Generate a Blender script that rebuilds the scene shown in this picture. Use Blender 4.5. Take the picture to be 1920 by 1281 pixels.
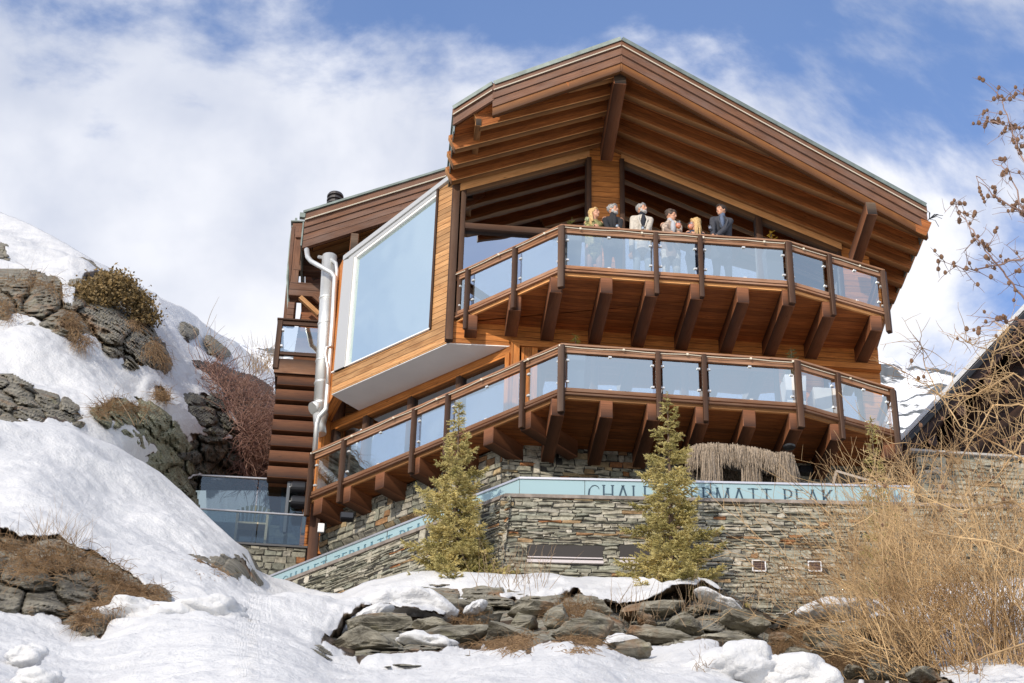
import bpy, bmesh, math, random
import numpy as np, time
T0 = time.time()
from mathutils import Vector, Matrix, noise as mnoise
random.seed(7); np.random.seed(7)
PI = math.pi
S = bpy.context.scene
for o in list(bpy.data.objects): bpy.data.objects.remove(o)
COL = S.collection

# ------------------------------------------------------------------ camera
FPX, PITCH, ROLL, YAW = 3465., math.radians(32.484), math.radians(-1.607), math.radians(4.224)
cyw, syw, cp, sp = math.cos(YAW), math.sin(YAW), math.cos(PITCH), math.sin(PITCH)
CF = np.array([syw*cp, cyw*cp, sp]); R0 = np.array([cyw, -syw, 0.]); U0 = np.cross(R0, CF)
CR = math.cos(ROLL)*R0 - math.sin(ROLL)*U0; CU = math.sin(ROLL)*R0 + math.cos(ROLL)*U0
CO = np.array([0, 0, 1.7])
cd = bpy.data.cameras.new('camera'); cam = bpy.data.objects.new('camera', cd); COL.objects.link(cam)
M = Matrix(((CR[0], CU[0], -CF[0], CO[0]), (CR[1], CU[1], -CF[1], CO[1]), (CR[2], CU[2], -CF[2], CO[2]), (0, 0, 0, 1)))
cam.matrix_world = M
cd.lens = FPX/1920*36; cd.sensor_width = 36; cd.clip_end = 6000; cd.clip_start = .1
S.camera = cam
S.render.resolution_x, S.render.resolution_y = 1024, 683
def ray(x, y): return CF*FPX + CR*(x-960) - CU*(y-640.5)
def onZ(x, y, z): d = ray(x, y); return CO + d*(z-CO[2])/d[2]
def onY(x, y, Y): d = ray(x, y); return CO + d*(Y-CO[1])/d[1]
def onN(x, y, n, p): d = ray(x, y); n = np.array(n, float); return CO + d*((np.array(p)-CO)@n)/(d@n)

# ------------------------------------------------------------------ world, sun
SUN_AZ, SUN_EL = math.radians(33), math.radians(25)    # azimuth left of straight behind the camera
sdir = Vector((-math.sin(SUN_AZ)*math.cos(SUN_EL), -math.cos(SUN_AZ)*math.cos(SUN_EL), math.sin(SUN_EL)))
w = bpy.data.worlds.new('World'); S.world = w; w.use_nodes = True
nt = w.node_tree; nt.nodes.clear()
def N(nt, t, **k):
    n = nt.nodes.new(t)
    for a, b in k.items():
        if a == 'op': n.operation = b
        elif a == 'ins':
            for i, v in b.items(): n.inputs[i].default_value = v
        else: setattr(n, a, b)
    return n
def ramp(nt, pts, interp='LINEAR'):
    r = nt.nodes.new('ShaderNodeValToRGB'); r.color_ramp.interpolation = interp
    el = r.color_ramp.elements
    while len(el) < len(pts): el.new(.5)
    for e, (p, c) in zip(el, pts):
        e.position = p; e.color = (c, c, c, 1) if isinstance(c, (int, float)) else (*c, 1)
    return r
out = N(nt, 'ShaderNodeOutputWorld'); bg = N(nt, 'ShaderNodeBackground', ins={'Strength': 1.0})
sky = N(nt, 'ShaderNodeTexSky', sky_type='NISHITA', sun_disc=False)
sky.sun_elevation = SUN_EL; sky.sun_rotation = math.atan2(sdir.x, sdir.y); sky.altitude = 1600; sky.dust_density = .6; sky.ozone_density = 2.2
tc = N(nt, 'ShaderNodeTexCoord')
skm = N(nt, 'ShaderNodeMix', data_type='RGBA', blend_type='MULTIPLY'); skm.inputs[0].default_value = 1
skm.inputs[7].default_value = (.225, .225, .245, 1)
nt.links.new(sky.outputs[0], skm.inputs[6])
# clouds
nz = N(nt, 'ShaderNodeTexNoise', ins={'Scale': 4.2, 'Detail': 9.0, 'Roughness': .56, 'Distortion': .35})
mp = N(nt, 'ShaderNodeMapping'); mp.inputs['Location'].default_value = (3.1, 1.7, .35); mp.inputs['Scale'].default_value = (1, 1, 1.15)
nt.links.new(tc.outputs['Generated'], mp.inputs[0]); nt.links.new(mp.outputs[0], nz.inputs['Vector'])
def dotbias(v):
    d = N(nt, 'ShaderNodeVectorMath', op='DOT_PRODUCT'); d.inputs[1].default_value = v
    nt.links.new(tc.outputs['Generated'], d.inputs[0]); return d.outputs['Value']
def math2(nt, op, a, b, clamp=False):
    m = N(nt, 'ShaderNodeMath', op=op, use_clamp=clamp)
    for i, v in enumerate((a, b)):
        if isinstance(v, (int, float)): m.inputs[i].default_value = v
        else: nt.links.new(v, m.inputs[i])
    return m.outputs[0]
sep = N(nt, 'ShaderNodeSeparateXYZ'); nt.links.new(tc.outputs['Generated'], sep.inputs[0])
b1 = math2(nt, 'MULTIPLY', sep.outputs['X'], -.36)
b2 = math2(nt, 'MULTIPLY', sep.outputs['Z'], -1.55)
s1 = math2(nt, 'ADD', math2(nt, 'MULTIPLY', nz.outputs['Fac'], 1.7), math2(nt, 'ADD', b1, b2))
s1 = math2(nt, 'ADD', s1, math2(nt, 'ADD', math2(nt, 'MULTIPLY', sep.outputs['Y'], -.02), .605))
cm = ramp(nt, [(.37, 0.03), (.58, 1.0)], 'EASE'); nt.links.new(s1, cm.inputs[0])
# towards the viewer's back the sky is an even thin haze
ys = ramp(nt, [(.1, 1.0), (.5, 0.0)], 'EASE'); nt.links.new(sep.outputs['Y'], ys.inputs[0])
mh = N(nt, 'ShaderNodeMix', data_type='FLOAT'); nt.links.new(ys.outputs[0], mh.inputs[0]); nt.links.new(cm.outputs[0], mh.inputs[2]); mh.inputs[3].default_value = .60
nz2 = N(nt, 'ShaderNodeTexNoise', ins={'Scale': 5.0, 'Detail': 6.0, 'Roughness': .5, 'Distortion': .2})
mp2 = N(nt, 'ShaderNodeMapping'); mp2.inputs['Location'].default_value = (7.3, 2.2, 5.1)
nt.links.new(tc.outputs['Generated'], mp2.inputs[0]); nt.links.new(mp2.outputs[0], nz2.inputs['Vector'])
cc = ramp(nt, [(.30, (.56, .61, .74)), (.56, (.94, .95, 1.0))], 'EASE'); nt.links.new(nz2.outputs['Fac'], cc.inputs[0])
mx = N(nt, 'ShaderNodeMix', data_type='RGBA')
nt.links.new(mh.outputs[0], mx.inputs[0]); nt.links.new(skm.outputs[2], mx.inputs[6]); nt.links.new(cc.outputs[0], mx.inputs[7])
nt.links.new(mx.outputs[2], bg.inputs[0]); nt.links.new(bg.outputs[0], out.inputs[0])
sl = bpy.data.lights.new('sun', 'SUN'); so = bpy.data.objects.new('sun', sl); COL.objects.link(so)
sl.energy = 3.2; sl.angle = math.radians(.5); sl.color = (1, .90, .76)
so.rotation_euler = sdir.to_track_quat('Z', 'Y').to_euler()
so.location = (-10, -10, 40)
S.view_settings.view_transform = 'Standard'; S.view_settings.look = 'None'; S.view_settings.exposure = 0.12; S.view_settings.gamma = 1

# ------------------------------------------------------------------ materials
def newmat(name):
    m = bpy.data.materials.new(name); m.use_nodes = True; t = m.node_tree; t.nodes.clear()
    o = N(t, 'ShaderNodeOutputMaterial'); b = N(t, 'ShaderNodeBsdfPrincipled'); t.links.new(b.outputs[0], o.inputs[0])
    return m, t, b
def plain(name, col, rough=.6, metal=0, noise=.0, scale=8, bump=0, spec=.5):
    m, t, b = newmat(name)
    b.inputs['Base Color'].default_value = (*col, 1); b.inputs['Roughness'].default_value = rough; b.inputs['Metallic'].default_value = metal
    b.inputs['Specular IOR Level'].default_value = spec
    if noise or bump:
        g = N(t, 'ShaderNodeTexCoord'); n = N(t, 'ShaderNodeTexNoise', ins={'Scale': scale, 'Detail': 5.0})
        t.links.new(g.outputs['Object'], n.inputs['Vector'])
        if noise:
            r = ramp(t, [(.3, tuple(c*(1-noise) for c in col)), (.7, tuple(min(1, c*(1+noise)) for c in col))])
            t.links.new(n.outputs['Fac'], r.inputs[0]); t.links.new(r.outputs[0], b.inputs['Base Color'])
        if bump:
            bu = N(t, 'ShaderNodeBump', ins={'Strength': 1.0, 'Distance': bump}); t.links.new(n.outputs['Fac'], bu.inputs['Height']); t.links.new(bu.outputs[0], b.inputs['Normal'])
    return m
def wood(name, dark, light, pw=.14, rough=.62, var=.35, weather=None, wamt=.5, line=.05):
    """u runs along the board, v across it, both in metres"""
    m, t, b = newmat(name); L = t.links.new
    uv = N(t, 'ShaderNodeUVMap'); sx = N(t, 'ShaderNodeSeparateXYZ'); L(uv.outputs[0], sx.inputs[0])
    vp = math2(t, 'DIVIDE', sx.outputs[1], pw); fl = math2(t, 'FLOOR', vp, 0); fr = math2(t, 'FRACT', vp, 0)
    wn = N(t, 'ShaderNodeTexWhiteNoise', noise_dimensions='1D'); L(fl, wn.inputs['W'])
    cb = N(t, 'ShaderNodeCombineXYZ'); L(math2(t, 'ADD', sx.outputs[0], math2(t, 'MULTIPLY', wn.outputs[0], 17.0)), cb.inputs[0]); L(sx.outputs[1], cb.inputs[1]); L(math2(t, 'MULTIPLY', fl, 3.7), cb.inputs[2])
    mpp = N(t, 'ShaderNodeMapping'); mpp.inputs['Scale'].default_value = (1.4, 26, 1); L(cb.outputs[0], mpp.inputs[0])
    n1 = N(t, 'ShaderNodeTexNoise', ins={'Scale': 2.2, 'Detail': 8.0, 'Roughness': .62, 'Distortion': .5}); L(mpp.outputs[0], n1.inputs['Vector'])
    mp3 = N(t, 'ShaderNodeMapping'); mp3.inputs['Scale'].default_value = (.7, 2.0, 1); L(cb.outputs[0], mp3.inputs[0])
    n2 = N(t, 'ShaderNodeTexNoise', ins={'Scale': 2.0, 'Detail': 4.0}); L(mp3.outputs[0], n2.inputs['Vector'])
    r1 = ramp(t, [(.30, dark), (.68, light)]); L(n1.outputs['Fac'], r1.inputs[0])
    # boards differ in tone
    tone = math2(t, 'ADD', math2(t, 'MULTIPLY', wn.outputs[0], var), 1-var*.6)
    tone = math2(t, 'MULTIPLY', tone, math2(t, 'ADD', math2(t, 'MULTIPLY', n2.outputs['Fac'], .9), .55))
    mul = N(t, 'ShaderNodeMix', data_type='RGBA', blend_type='MULTIPLY'); mul.inputs[0].default_value = 1
    L(r1.outputs[0], mul.inputs[6]); cbt = N(t, 'ShaderNodeCombineColor'); [L(tone, cbt.inputs[i]) for i in range(3)]; L(cbt.outputs[0], mul.inputs[7])
    cur = mul.outputs[2]
    # knots
    mk = N(t, 'ShaderNodeMapping'); mk.inputs['Scale'].default_value = (2.2, 6.5, 1); L(cb.outputs[0], mk.inputs[0])
    vo = N(t, 'ShaderNodeTexVoronoi', ins={'Scale': 1.0, 'Randomness': 1.0}); L(mk.outputs[0], vo.inputs['Vector'])
    rk = ramp(t, [(.03, 1.0), (.11, 0.0)]); L(vo.outputs['Distance'], rk.inputs[0])
    mk2 = N(t, 'ShaderNodeMix', data_type='RGBA'); L(math2(t, 'MULTIPLY', rk.outputs[0], .75), mk2.inputs[0]); L(cur, mk2.inputs[6]); mk2.inputs[7].default_value = (*[c*.35 for c in dark], 1)
    cur = mk2.outputs[2]
    if weather:
        nw = N(t, 'ShaderNodeTexNoise', ins={'Scale': .9, 'Detail': 6.0, 'Roughness': .7}); mw = N(t, 'ShaderNodeMapping'); mw.inputs['Scale'].default_value = (1, 3, 1)
        L(cb.outputs[0], mw.inputs[0]); L(mw.outputs[0], nw.inputs['Vector'])
        rw = ramp(t, [(.42, 0.0), (.66, wamt)]); L(nw.outputs['Fac'], rw.inputs[0])
        mw2 = N(t, 'ShaderNodeMix', data_type='RGBA'); L(rw.outputs[0], mw2.inputs[0]); L(cur, mw2.inputs[6]); mw2.inputs[7].default_value = (*weather, 1); cur = mw2.outputs[2]
    # joints between boards
    rj = ramp(t, [(0, 0.0), (line, 1.0), (1-line, 1.0), (1, 0.0)]); L(fr, rj.inputs[0])
    mj = N(t, 'ShaderNodeMix', data_type='RGBA'); L(rj.outputs[0], mj.inputs[0]); mj.inputs[6].default_value = (*[c*.16 for c in dark], 1); L(cur, mj.inputs[7])
    L(mj.outputs[2], b.inputs['Base Color']); b.inputs['Roughness'].default_value = rough; b.inputs['Specular IOR Level'].default_value = .3
    h = math2(t, 'ADD', math2(t, 'MULTIPLY', n1.outputs['Fac'], .25), rj.outputs[0])
    bu = N(t, 'ShaderNodeBump', ins={'Strength': .7, 'Distance': .012}); L(h, bu.inputs['Height']); L(bu.outputs[0], b.inputs['Normal'])
    return m
MW = {
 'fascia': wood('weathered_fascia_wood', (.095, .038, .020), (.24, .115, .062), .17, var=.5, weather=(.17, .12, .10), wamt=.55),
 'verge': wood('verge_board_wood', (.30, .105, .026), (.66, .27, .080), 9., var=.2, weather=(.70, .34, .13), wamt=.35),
 'rafter': wood('bounce_lit_rafter_wood', (.55, .23, .07), (.88, .46, .18), 9., var=.2, weather=(.80, .38, .14), wamt=.35),  # paler rafter tone: bounce light from the snow is put into the colour
 'raftshade': wood('shaded_rafter_side_wood', (.17, .052, .013), (.45, .150, .038), .11, var=.4, line=.03),  # same timber darkened: shade on the upright faces is put into the colour
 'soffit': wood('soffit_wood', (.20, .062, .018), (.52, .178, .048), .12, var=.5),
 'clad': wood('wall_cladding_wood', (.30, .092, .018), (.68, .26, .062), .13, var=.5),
 'bay': wood('bay_cladding_wood', (.24, .095, .030), (.62, .33, .13), .128, var=.6, weather=(.60, .36, .17), wamt=.5, line=.07),
 'rail': wood('railing_wood', (.17, .070, .034), (.36, .18, .088), 9., var=.25, weather=(.42, .28, .20), wamt=.5),
 'beam': wood('balcony_beam_wood', (.19, .068, .028), (.43, .165, .068), 9., var=.3, weather=(.42, .19, .10), wamt=.5),
 'dark': wood('dark_log_wood', (.10, .036, .018), (.32, .125, .052), 9., var=.3, weather=(.38, .16, .065), wamt=.6),
 'endg': wood('old_beam_end_wood', (.05, .03, .02), (.20, .12, .07), 9., var=.2, weather=(.26, .19, .13), wamt=.7),
}
M_metal = plain('galvanised_metal', (.72, .72, .69), .42, .7, .12, 3)
M_copper = plain('greenish_metal_edge', (.20, .235, .21), .5, .4, .25, 5)
M_alu = plain('aluminium_frame', (.50, .50, .49), .4, .35)
M_white = plain('white_render', (.82, .80, .77), .85, 0, .04, 2)
M_clip = plain('steel_clip', (.66, .66, .65), .4, .4)
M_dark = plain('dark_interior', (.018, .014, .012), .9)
M_black = plain('black_plastic', (.015, .016, .019), .35)
M_rope = plain('light_rope', (.72, .64, .50), .45)
M_grey = plain('grey_steel_frame', (.10, .11, .12), .45, .5)
M_letter = plain('dark_blue_lettering', (.012, .045, .075), .5)
def glassmat(name, fac, tint=(.8, .9, 1), gl=(.92, .97, 1), rough=.0):
    m, t, b = newmat(name); t.nodes.remove(b); o = [n for n in t.nodes if n.type == 'OUTPUT_MATERIAL'][0]
    g = N(t, 'ShaderNodeBsdfGlossy', ins={'Roughness': rough}); g.inputs['Color'].default_value = (*gl, 1)
    tr = N(t, 'ShaderNodeBsdfTransparent'); tr.inputs['Color'].default_value = (*tint, 1)
    mx = N(t, 'ShaderNodeMixShader'); mx.inputs[0].default_value = fac
    nn = N(t, 'ShaderNodeTexNoise', ins={'Scale': 1.3, 'Detail': 1.0}); c = N(t, 'ShaderNodeTexCoord'); t.links.new(c.outputs['Object'], nn.inputs['Vector'])
    bu = N(t, 'ShaderNodeBump', ins={'Strength': .25, 'Distance': .02}); t.links.new(nn.outputs['Fac'], bu.inputs['Height']); t.links.new(bu.outputs[0], g.inputs['Normal'])
    t.links.new(tr.outputs[0], mx.inputs[1]); t.links.new(g.outputs[0], mx.inputs[2]); t.links.new(mx.outputs[0], o.inputs[0])
    return m
G_bal = glassmat('balcony_glass', .52, (.84, .90, .94), (.88, .98, .95))
G_win = glassmat('window_glass', .62, (.5, .55, .6), (.78, .86, .95))
G_bay = glassmat('bay_window_glass', .90, (.6, .7, .8), (.86, .98, .95))
G_fence = glassmat('terrace_glass', .10, (.58, .64, .65), (.6, .68, .72))
def frost():
    m, t, b = newmat('frosted_turquoise_glass'); o = [n for n in t.nodes if n.type == 'OUTPUT_MATERIAL'][0]
    b.inputs['Base Color'].default_value = (.33, .47, .50, 1); b.inputs['Roughness'].default_value = .25; b.inputs['Alpha'].default_value = .93
    return m
G_sign = frost()
def snowmat():
    m, t, b = newmat('snow'); L = t.links.new
    c = N(t, 'ShaderNodeTexCoord')
    n1 = N(t, 'ShaderNodeTexNoise', ins={'Scale': 2.4, 'Detail': 9.0, 'Roughness': .62}); L(c.outputs['Object'], n1.inputs['Vector'])
    n2 = N(t, 'ShaderNodeTexNoise', ins={'Scale': 22.0, 'Detail': 4.0, 'Roughness': .6}); L(c.outputs['Object'], n2.inputs['Vector'])
    r = ramp(t, [(.3, (.54, .545, .56)), (.7, (.67, .67, .67))]); L(n1.outputs['Fac'], r.inputs[0])
    at = N(t, 'ShaderNodeAttribute', attribute_name='soil')
    n3 = N(t, 'ShaderNodeTexNoise', ins={'Scale': 6.0, 'Detail': 6.0}); L(c.outputs['Object'], n3.inputs['Vector'])
    sr = ramp(t, [(.3, (.030, .020, .012)), (.7, (.11, .075, .045))]); L(n3.outputs['Fac'], sr.inputs[0])
    sm = ramp(t, [(.35, 0.0), (.55, 1.0)]); L(math2(t, 'ADD', at.outputs['Fac'], math2(t, 'MULTIPLY', math2(t, 'SUBTRACT', n3.outputs['Fac'], .5), .5)), sm.inputs[0])
    mx = N(t, 'ShaderNodeMix', data_type='RGBA'); L(sm.outputs[0], mx.inputs[0]); L(r.outputs[0], mx.inputs[6]); L(sr.outputs[0], mx.inputs[7]); L(mx.outputs[2], b.inputs['Base Color'])
    b.inputs['Roughness'].default_value = .55; b.inputs['Specular IOR Level'].default_value = .25
    h = math2(t, 'ADD', n1.outputs['Fac'], math2(t, 'MULTIPLY', n2.outputs['Fac'], .28))
    bu = N(t, 'ShaderNodeBump', ins={'Strength': .8, 'Distance': .08}); L(h, bu.inputs['Height']); L(bu.outputs[0], b.inputs['Normal'])
    return m
M_snow = snowmat()
def rockmat(name='rock', base=((.08, .07, .055), (.37, .34, .27)), rust=.65, moss=.5):
    m, t, b = newmat(name); L = t.links.new; c = N(t, 'ShaderNodeTexCoord')
    mp = N(t, 'ShaderNodeMapping'); mp.inputs['Rotation'].default_value = (.25, -.35, .2); mp.inputs['Scale'].default_value = (1, 1, 3.0); L(c.outputs['Object'], mp.inputs[0])
    n1 = N(t, 'ShaderNodeTexNoise', ins={'Scale': 3.0, 'Detail': 12.0, 'Roughness': .68, 'Distortion': .6}); L(mp.outputs[0], n1.inputs['Vector'])
    n2 = N(t, 'ShaderNodeTexNoise', ins={'Scale': 1.6, 'Detail': 6.0, 'Roughness': .6}); L(c.outputs['Object'], n2.inputs['Vector'])
    n4 = N(t, 'ShaderNodeTexNoise', ins={'Scale': 3.1, 'Detail': 5.0, 'Roughness': .7}); L(c.outputs['Object'], n4.inputs['Vector'])
    r = ramp(t, [(.33, base[0]), (.5, tuple((a+b_)/2 for a, b_ in zip(*base))), (.70, base[1])]); L(n1.outputs['Fac'], r.inputs[0])
    rr = ramp(t, [(.56, 0.0), (.70, rust)]); L(n2.outputs['Fac'], rr.inputs[0])
    m1 = N(t, 'ShaderNodeMix', data_type='RGBA'); L(rr.outputs[0], m1.inputs[0]); L(r.outputs[0], m1.inputs[6]); m1.inputs[7].default_value = (.27, .13, .05, 1)
    rm = ramp(t, [(.57, 0.0), (.68, moss)]); L(n4.outputs['Fac'], rm.inputs[0])
    m2 = N(t, 'ShaderNodeMix', data_type='RGBA'); L(rm.outputs[0], m2.inputs[0]); L(m1.outputs[2], m2.inputs[6]); m2.inputs[7].default_value = (.15, .14, .045, 1)
    L(m2.outputs[2], b.inputs['Base Color']); b.inputs['Roughness'].default_value = .8; b.inputs['Specular IOR Level'].default_value = .3
    bu = N(t, 'ShaderNodeBump', ins={'Strength': 1.0, 'Distance': .10}); L(n1.outputs['Fac'], bu.inputs['Height']); L(bu.outputs[0], b.inputs['Normal'])
    return m
M_rock = rockmat()
M_rock2 = rockmat('slate_boulders', ((.085, .078, .062), (.42, .39, .31)), .75, .4)
def stonemat():
    m, t, b = newmat('slate_masonry'); L = t.links.new; c = N(t, 'ShaderNodeTexCoord')
    at = N(t, 'ShaderNodeAttribute', attribute_name='Col')
    n1 = N(t, 'ShaderNodeTexNoise', ins={'Scale': 14.0, 'Detail': 8.0, 'Roughness': .7}); L(c.outputs['Object'], n1.inputs['Vector'])
    r = ramp(t, [(.3, .5), (.7, 1.35)]); L(n1.outputs['Fac'], r.inputs[0])
    mx = N(t, 'ShaderNodeMix', data_type='RGBA', blend_type='MULTIPLY'); mx.inputs[0].default_value = 1; L(at.outputs['Color'], mx.inputs[6]); L(r.outputs[0], mx.inputs[7])
    L(mx.outputs[2], b.inputs['Base Color']); b.inputs['Roughness'].default_value = .8; b.inputs['Specular IOR Level'].default_value = .25
    bu = N(t, 'ShaderNodeBump', ins={'Strength': .9, 'Distance': .02}); L(n1.outputs['Fac'], bu.inputs['Height']); L(bu.outputs[0], b.inputs['Normal'])
    return m
M_stone = stonemat()
M_mortar = plain('dark_mortar', (.035, .033, .030), .95)

# ------------------------------------------------------------------ mesh helpers
class MB:
    def __init__(s): s.v = []; s.f = []; s.uv = []; s.mi = []; s.col = []
    def poly(s, pts, u=None, off=(0, 0), mi=0, col=None):
        pts = [np.asarray(p, float) for p in pts]; k = len(s.v); s.v += pts; s.f.append(list(range(k, k+len(pts))))
        n = np.cross(pts[1]-pts[0], pts[2]-pts[0]); n = n/(np.linalg.norm(n)+1e-12)
        if u is None: u = pts[1]-pts[0]
        u = np.asarray(u, float); u = u-n*(u@n)
        if np.linalg.norm(u) < 1e-6: u = pts[1]-pts[0]
        u = u/(np.linalg.norm(u)+1e-12); v = np.cross(n, u)
        s.uv += [(p@u+off[0], p@v+off[1]) for p in pts]; s.mi.append(mi); s.col.append(col)
    def hexa(s, a, b, u=None, mi=0, endmi=None, rnd=True):
        """a: 4 pts one end, b: 4 pts other end (same order, ccw seen from outside of a)"""
        a = [np.asarray(p, float) for p in a]; b = [np.asarray(p, float) for p in b]
        if u is None: u = b[0]-a[0]
        u = np.asarray(u, float); ul = u/np.linalg.norm(u); ro = (random.uniform(0, 40), random.uniform(.0, .03)+.0)
        for i in range(4):
            j = (i+1) % 4; q = [a[i], a[j], b[j], b[i]]; k = len(s.v); s.v += q; s.f.append([k, k+1, k+2, k+3][::-1])
            e = a[j]-a[i]; n = np.cross(e, ul); vv = np.cross(ul, n); vv /= (np.linalg.norm(vv)+1e-12)
            s.uv += [(p@ul+ro[0], (p-a[i])@vv+ro[1] if rnd else (p-a[i])@vv) for p in q[::-1]]; s.mi.append(mi); s.col.append(None)
        for q, rev in ((a, 0), (b, 1)):
            k = len(s.v); s.v += q; s.f.append([k, k+1, k+2, k+3] if not rev else [k+3, k+2, k+1, k])
            s.uv += [((p-q[0])@(q[1]-q[0])/(np.linalg.norm(q[1]-q[0])+1e-9)*.3+ro[0], (p-q[0])@(q[3]-q[0])/(np.linalg.norm(q[3]-q[0])+1e-9)) for p in (q[::-1] if rev else q)]
            s.mi.append(mi if endmi is None else endmi); s.col.append(None)
    def bar(s, p0, p1, wd, h, up=(0, 0, 1), mi=0, endmi=None, anchor=0, chamf=0):
        """rectangular bar from p0 to p1; anchor 0 centre, -1 points lie on the bottom face, 1 on the top face"""
        p0 = np.asarray(p0, float); p1 = np.asarray(p1, float); d = p1-p0; d = d/np.linalg.norm(d)
        up = np.asarray(up, float); side = np.cross(d, up); side /= np.linalg.norm(side); uu = np.cross(side, d)
        off = -anchor*uu*h/2
        c = [(-1, -1), (1, -1), (1, 1), (-1, 1)]
        s.hexa([p0+off+side*wd/2*x+uu*h/2*y for x, y in c], [p1+off+side*wd/2*x+uu*h/2*y for x, y in c], u=d, mi=mi, endmi=endmi)
    def box(s, lo, hi, mi=0):
        lo = np.array(lo, float); hi = np.array(hi, float); sz = hi-lo; ax = int(np.argmax(sz)); o = [i for i in range(3) if i != ax]
        def P(a, b_, c): p = np.zeros(3); p[ax] = a; p[o[0]] = b_; p[o[1]] = c; return p
        q = [(lo[o[0]], lo[o[1]]), (hi[o[0]], lo[o[1]]), (hi[o[0]], hi[o[1]]), (lo[o[0]], hi[o[1]])]
        s.hexa([P(lo[ax], *c) for c in q], [P(hi[ax], *c) for c in q], mi=mi)
    def prism(s, base, ext, u=None, mi=0):
        base = [np.asarray(p, float) for p in base]; ext = np.asarray(ext, float); top = [p+ext for p in base]
        s.poly(base, u, mi=mi); s.poly(top[::-1], u, mi=mi)
        for i in range(len(base)):
            j = (i+1) % len(base); s.poly([base[i], base[j], top[j], top[i]], base[j]-base[i], mi=mi)
    def sweep(s, pts, sec, mi=0, uvl=None):
        """horizontal polyline pts (x,y), section = [(outward offset, z)]; mitred"""
        pts = [np.array(p[:2], float) for p in pts]; n = len(pts); nor = []
        for i in range(n):
            ds = []
            if i > 0: d = pts[i]-pts[i-1]; ds.append(d/np.linalg.norm(d))
            if i < n-1: d = pts[i+1]-pts[i]; ds.append(d/np.linalg.norm(d))
            ns = [np.array([d[1], -d[0]]) for d in ds]; m = sum(ns); m /= np.linalg.norm(m); nor.append(m/(m@ns[0]))
        ring = [[np.array([*(pts[i]+nor[i]*o), z]) for o, z in sec] for i in range(n)]
        k = len(sec)
        for i in range(n-1):
            for j in range(k):
                jj = (j+1) % k; s.poly([ring[i][j], ring[i+1][j], ring[i+1][jj], ring[i][jj]], ring[i+1][j]-ring[i][j], mi=mi)
        s.poly(ring[0], mi=mi); s.poly(ring[-1][::-1], mi=mi)
    def tube(s, pts, rad, n=8, mi=0, caps=True, col=None):
        pts = [np.asarray(p, float) for p in pts]; rad = rad if hasattr(rad, '__len__') else [rad]*len(pts)
        k0 = len(s.v); prev = None
        for i, p in enumerate(pts):
            d = pts[min(i+1, len(pts)-1)]-pts[max(i-1, 0)]; d = d/(np.linalg.norm(d)+1e-12)
            if prev is None:
                a = np.array([0, 0, 1.]) if abs(d[2]) < .9 else np.array([1., 0, 0]); x = np.cross(d, a)
            else: x = prev-d*(prev@d)
            x = x/(np.linalg.norm(x)+1e-12); y = np.cross(d, x); prev = x
            for j in range(n):
                t = 2*PI*j/n; s.v.append(p+rad[i]*(math.cos(t)*x+math.sin(t)*y))
        for i in range(len(pts)-1):
            for j in range(n):
                jj = (j+1) % n; s.f.append([k0+i*n+j, k0+i*n+jj, k0+(i+1)*n+jj, k0+(i+1)*n+j]); s.uv += [(j/n, i), ((j+1)/n, i), ((j+1)/n, i+1), (j/n, i+1)]; s.mi.append(mi); s.col.append(col)
        if caps:
            s.f.append([k0+j for j in range(n)][::-1]); s.uv += [(0, 0)]*n; s.mi.append(mi); s.col.append(col)
            q = k0+(len(pts)-1)*n; s.f.append([q+j for j in range(n)]); s.uv += [(0, 0)]*n; s.mi.append(mi); s.col.append(col)
    def lathe(s, c, prof, n=16, mi=0, axis=(0, 0, 1)):
        c = np.asarray(c, float); s.tube([c+np.array(axis, float)*z for r, z in prof], [max(r, 1e-4) for r, z in prof], n, mi)
    def build(s, name, mats, parent=None, smooth=False, bevel=0):
        me = bpy.data.meshes.new(name); me.from_pydata([tuple(p) for p in s.v], [], s.f); me.update()
        for m in (mats if isinstance(mats, (list, tuple)) else [mats]): me.materials.append(m)
        uvl = me.uv_layers.new(name='UVMap'); uvl.data.foreach_set('uv', np.array(s.uv, dtype=np.float32).ravel())
        me.polygons.foreach_set('material_index', s.mi)
        if any(c is not None for c in s.col):
            ca = me.color_attributes.new('Col', 'FLOAT_COLOR', 'CORNER'); arr = []
            for f, c in zip(s.f, s.col): arr += [(*(c if c is not None else (.03, .03, .03)), 1)]*len(f)
            ca.data.foreach_set('color', np.array(arr, dtype=np.float32).ravel())
        if smooth: me.polygons.foreach_set('use_smooth', [True]*len(s.f))
        o = bpy.data.objects.new(name, me); COL.objects.link(o)
        if parent is not None: o.parent = parent
        if bevel:
            bpy.context.view_layer.update()
            b = bmesh.new(); b.from_mesh(me); bmesh.ops.remove_doubles(b, verts=b.verts, dist=1e-4); bmesh.ops.recalc_face_normals(b, faces=b.faces)
            bmesh.ops.bevel(b, geom=[e for e in b.edges if len(e.link_faces) == 2 and e.calc_face_angle(0) > .5], offset=bevel, segments=1, affect='EDGES', clamp_overlap=True)
            b.to_mesh(me); b.free()
        return o
def tag(o, label=None, cat=None, group=None, kind=None):
    if label: o['label'] = label
    if cat: o['category'] = cat
    if group: o['group'] = group
    if kind: o['kind'] = kind
    return o
def empty(name, label, cat, group=None, parent=None, loc=(0, 0, 0)):
    o = bpy.data.objects.new(name, None); COL.objects.link(o); o.location = loc; o.empty_display_size = .1
    if parent: o.parent = parent
    return tag(o, label, cat, group)
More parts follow.
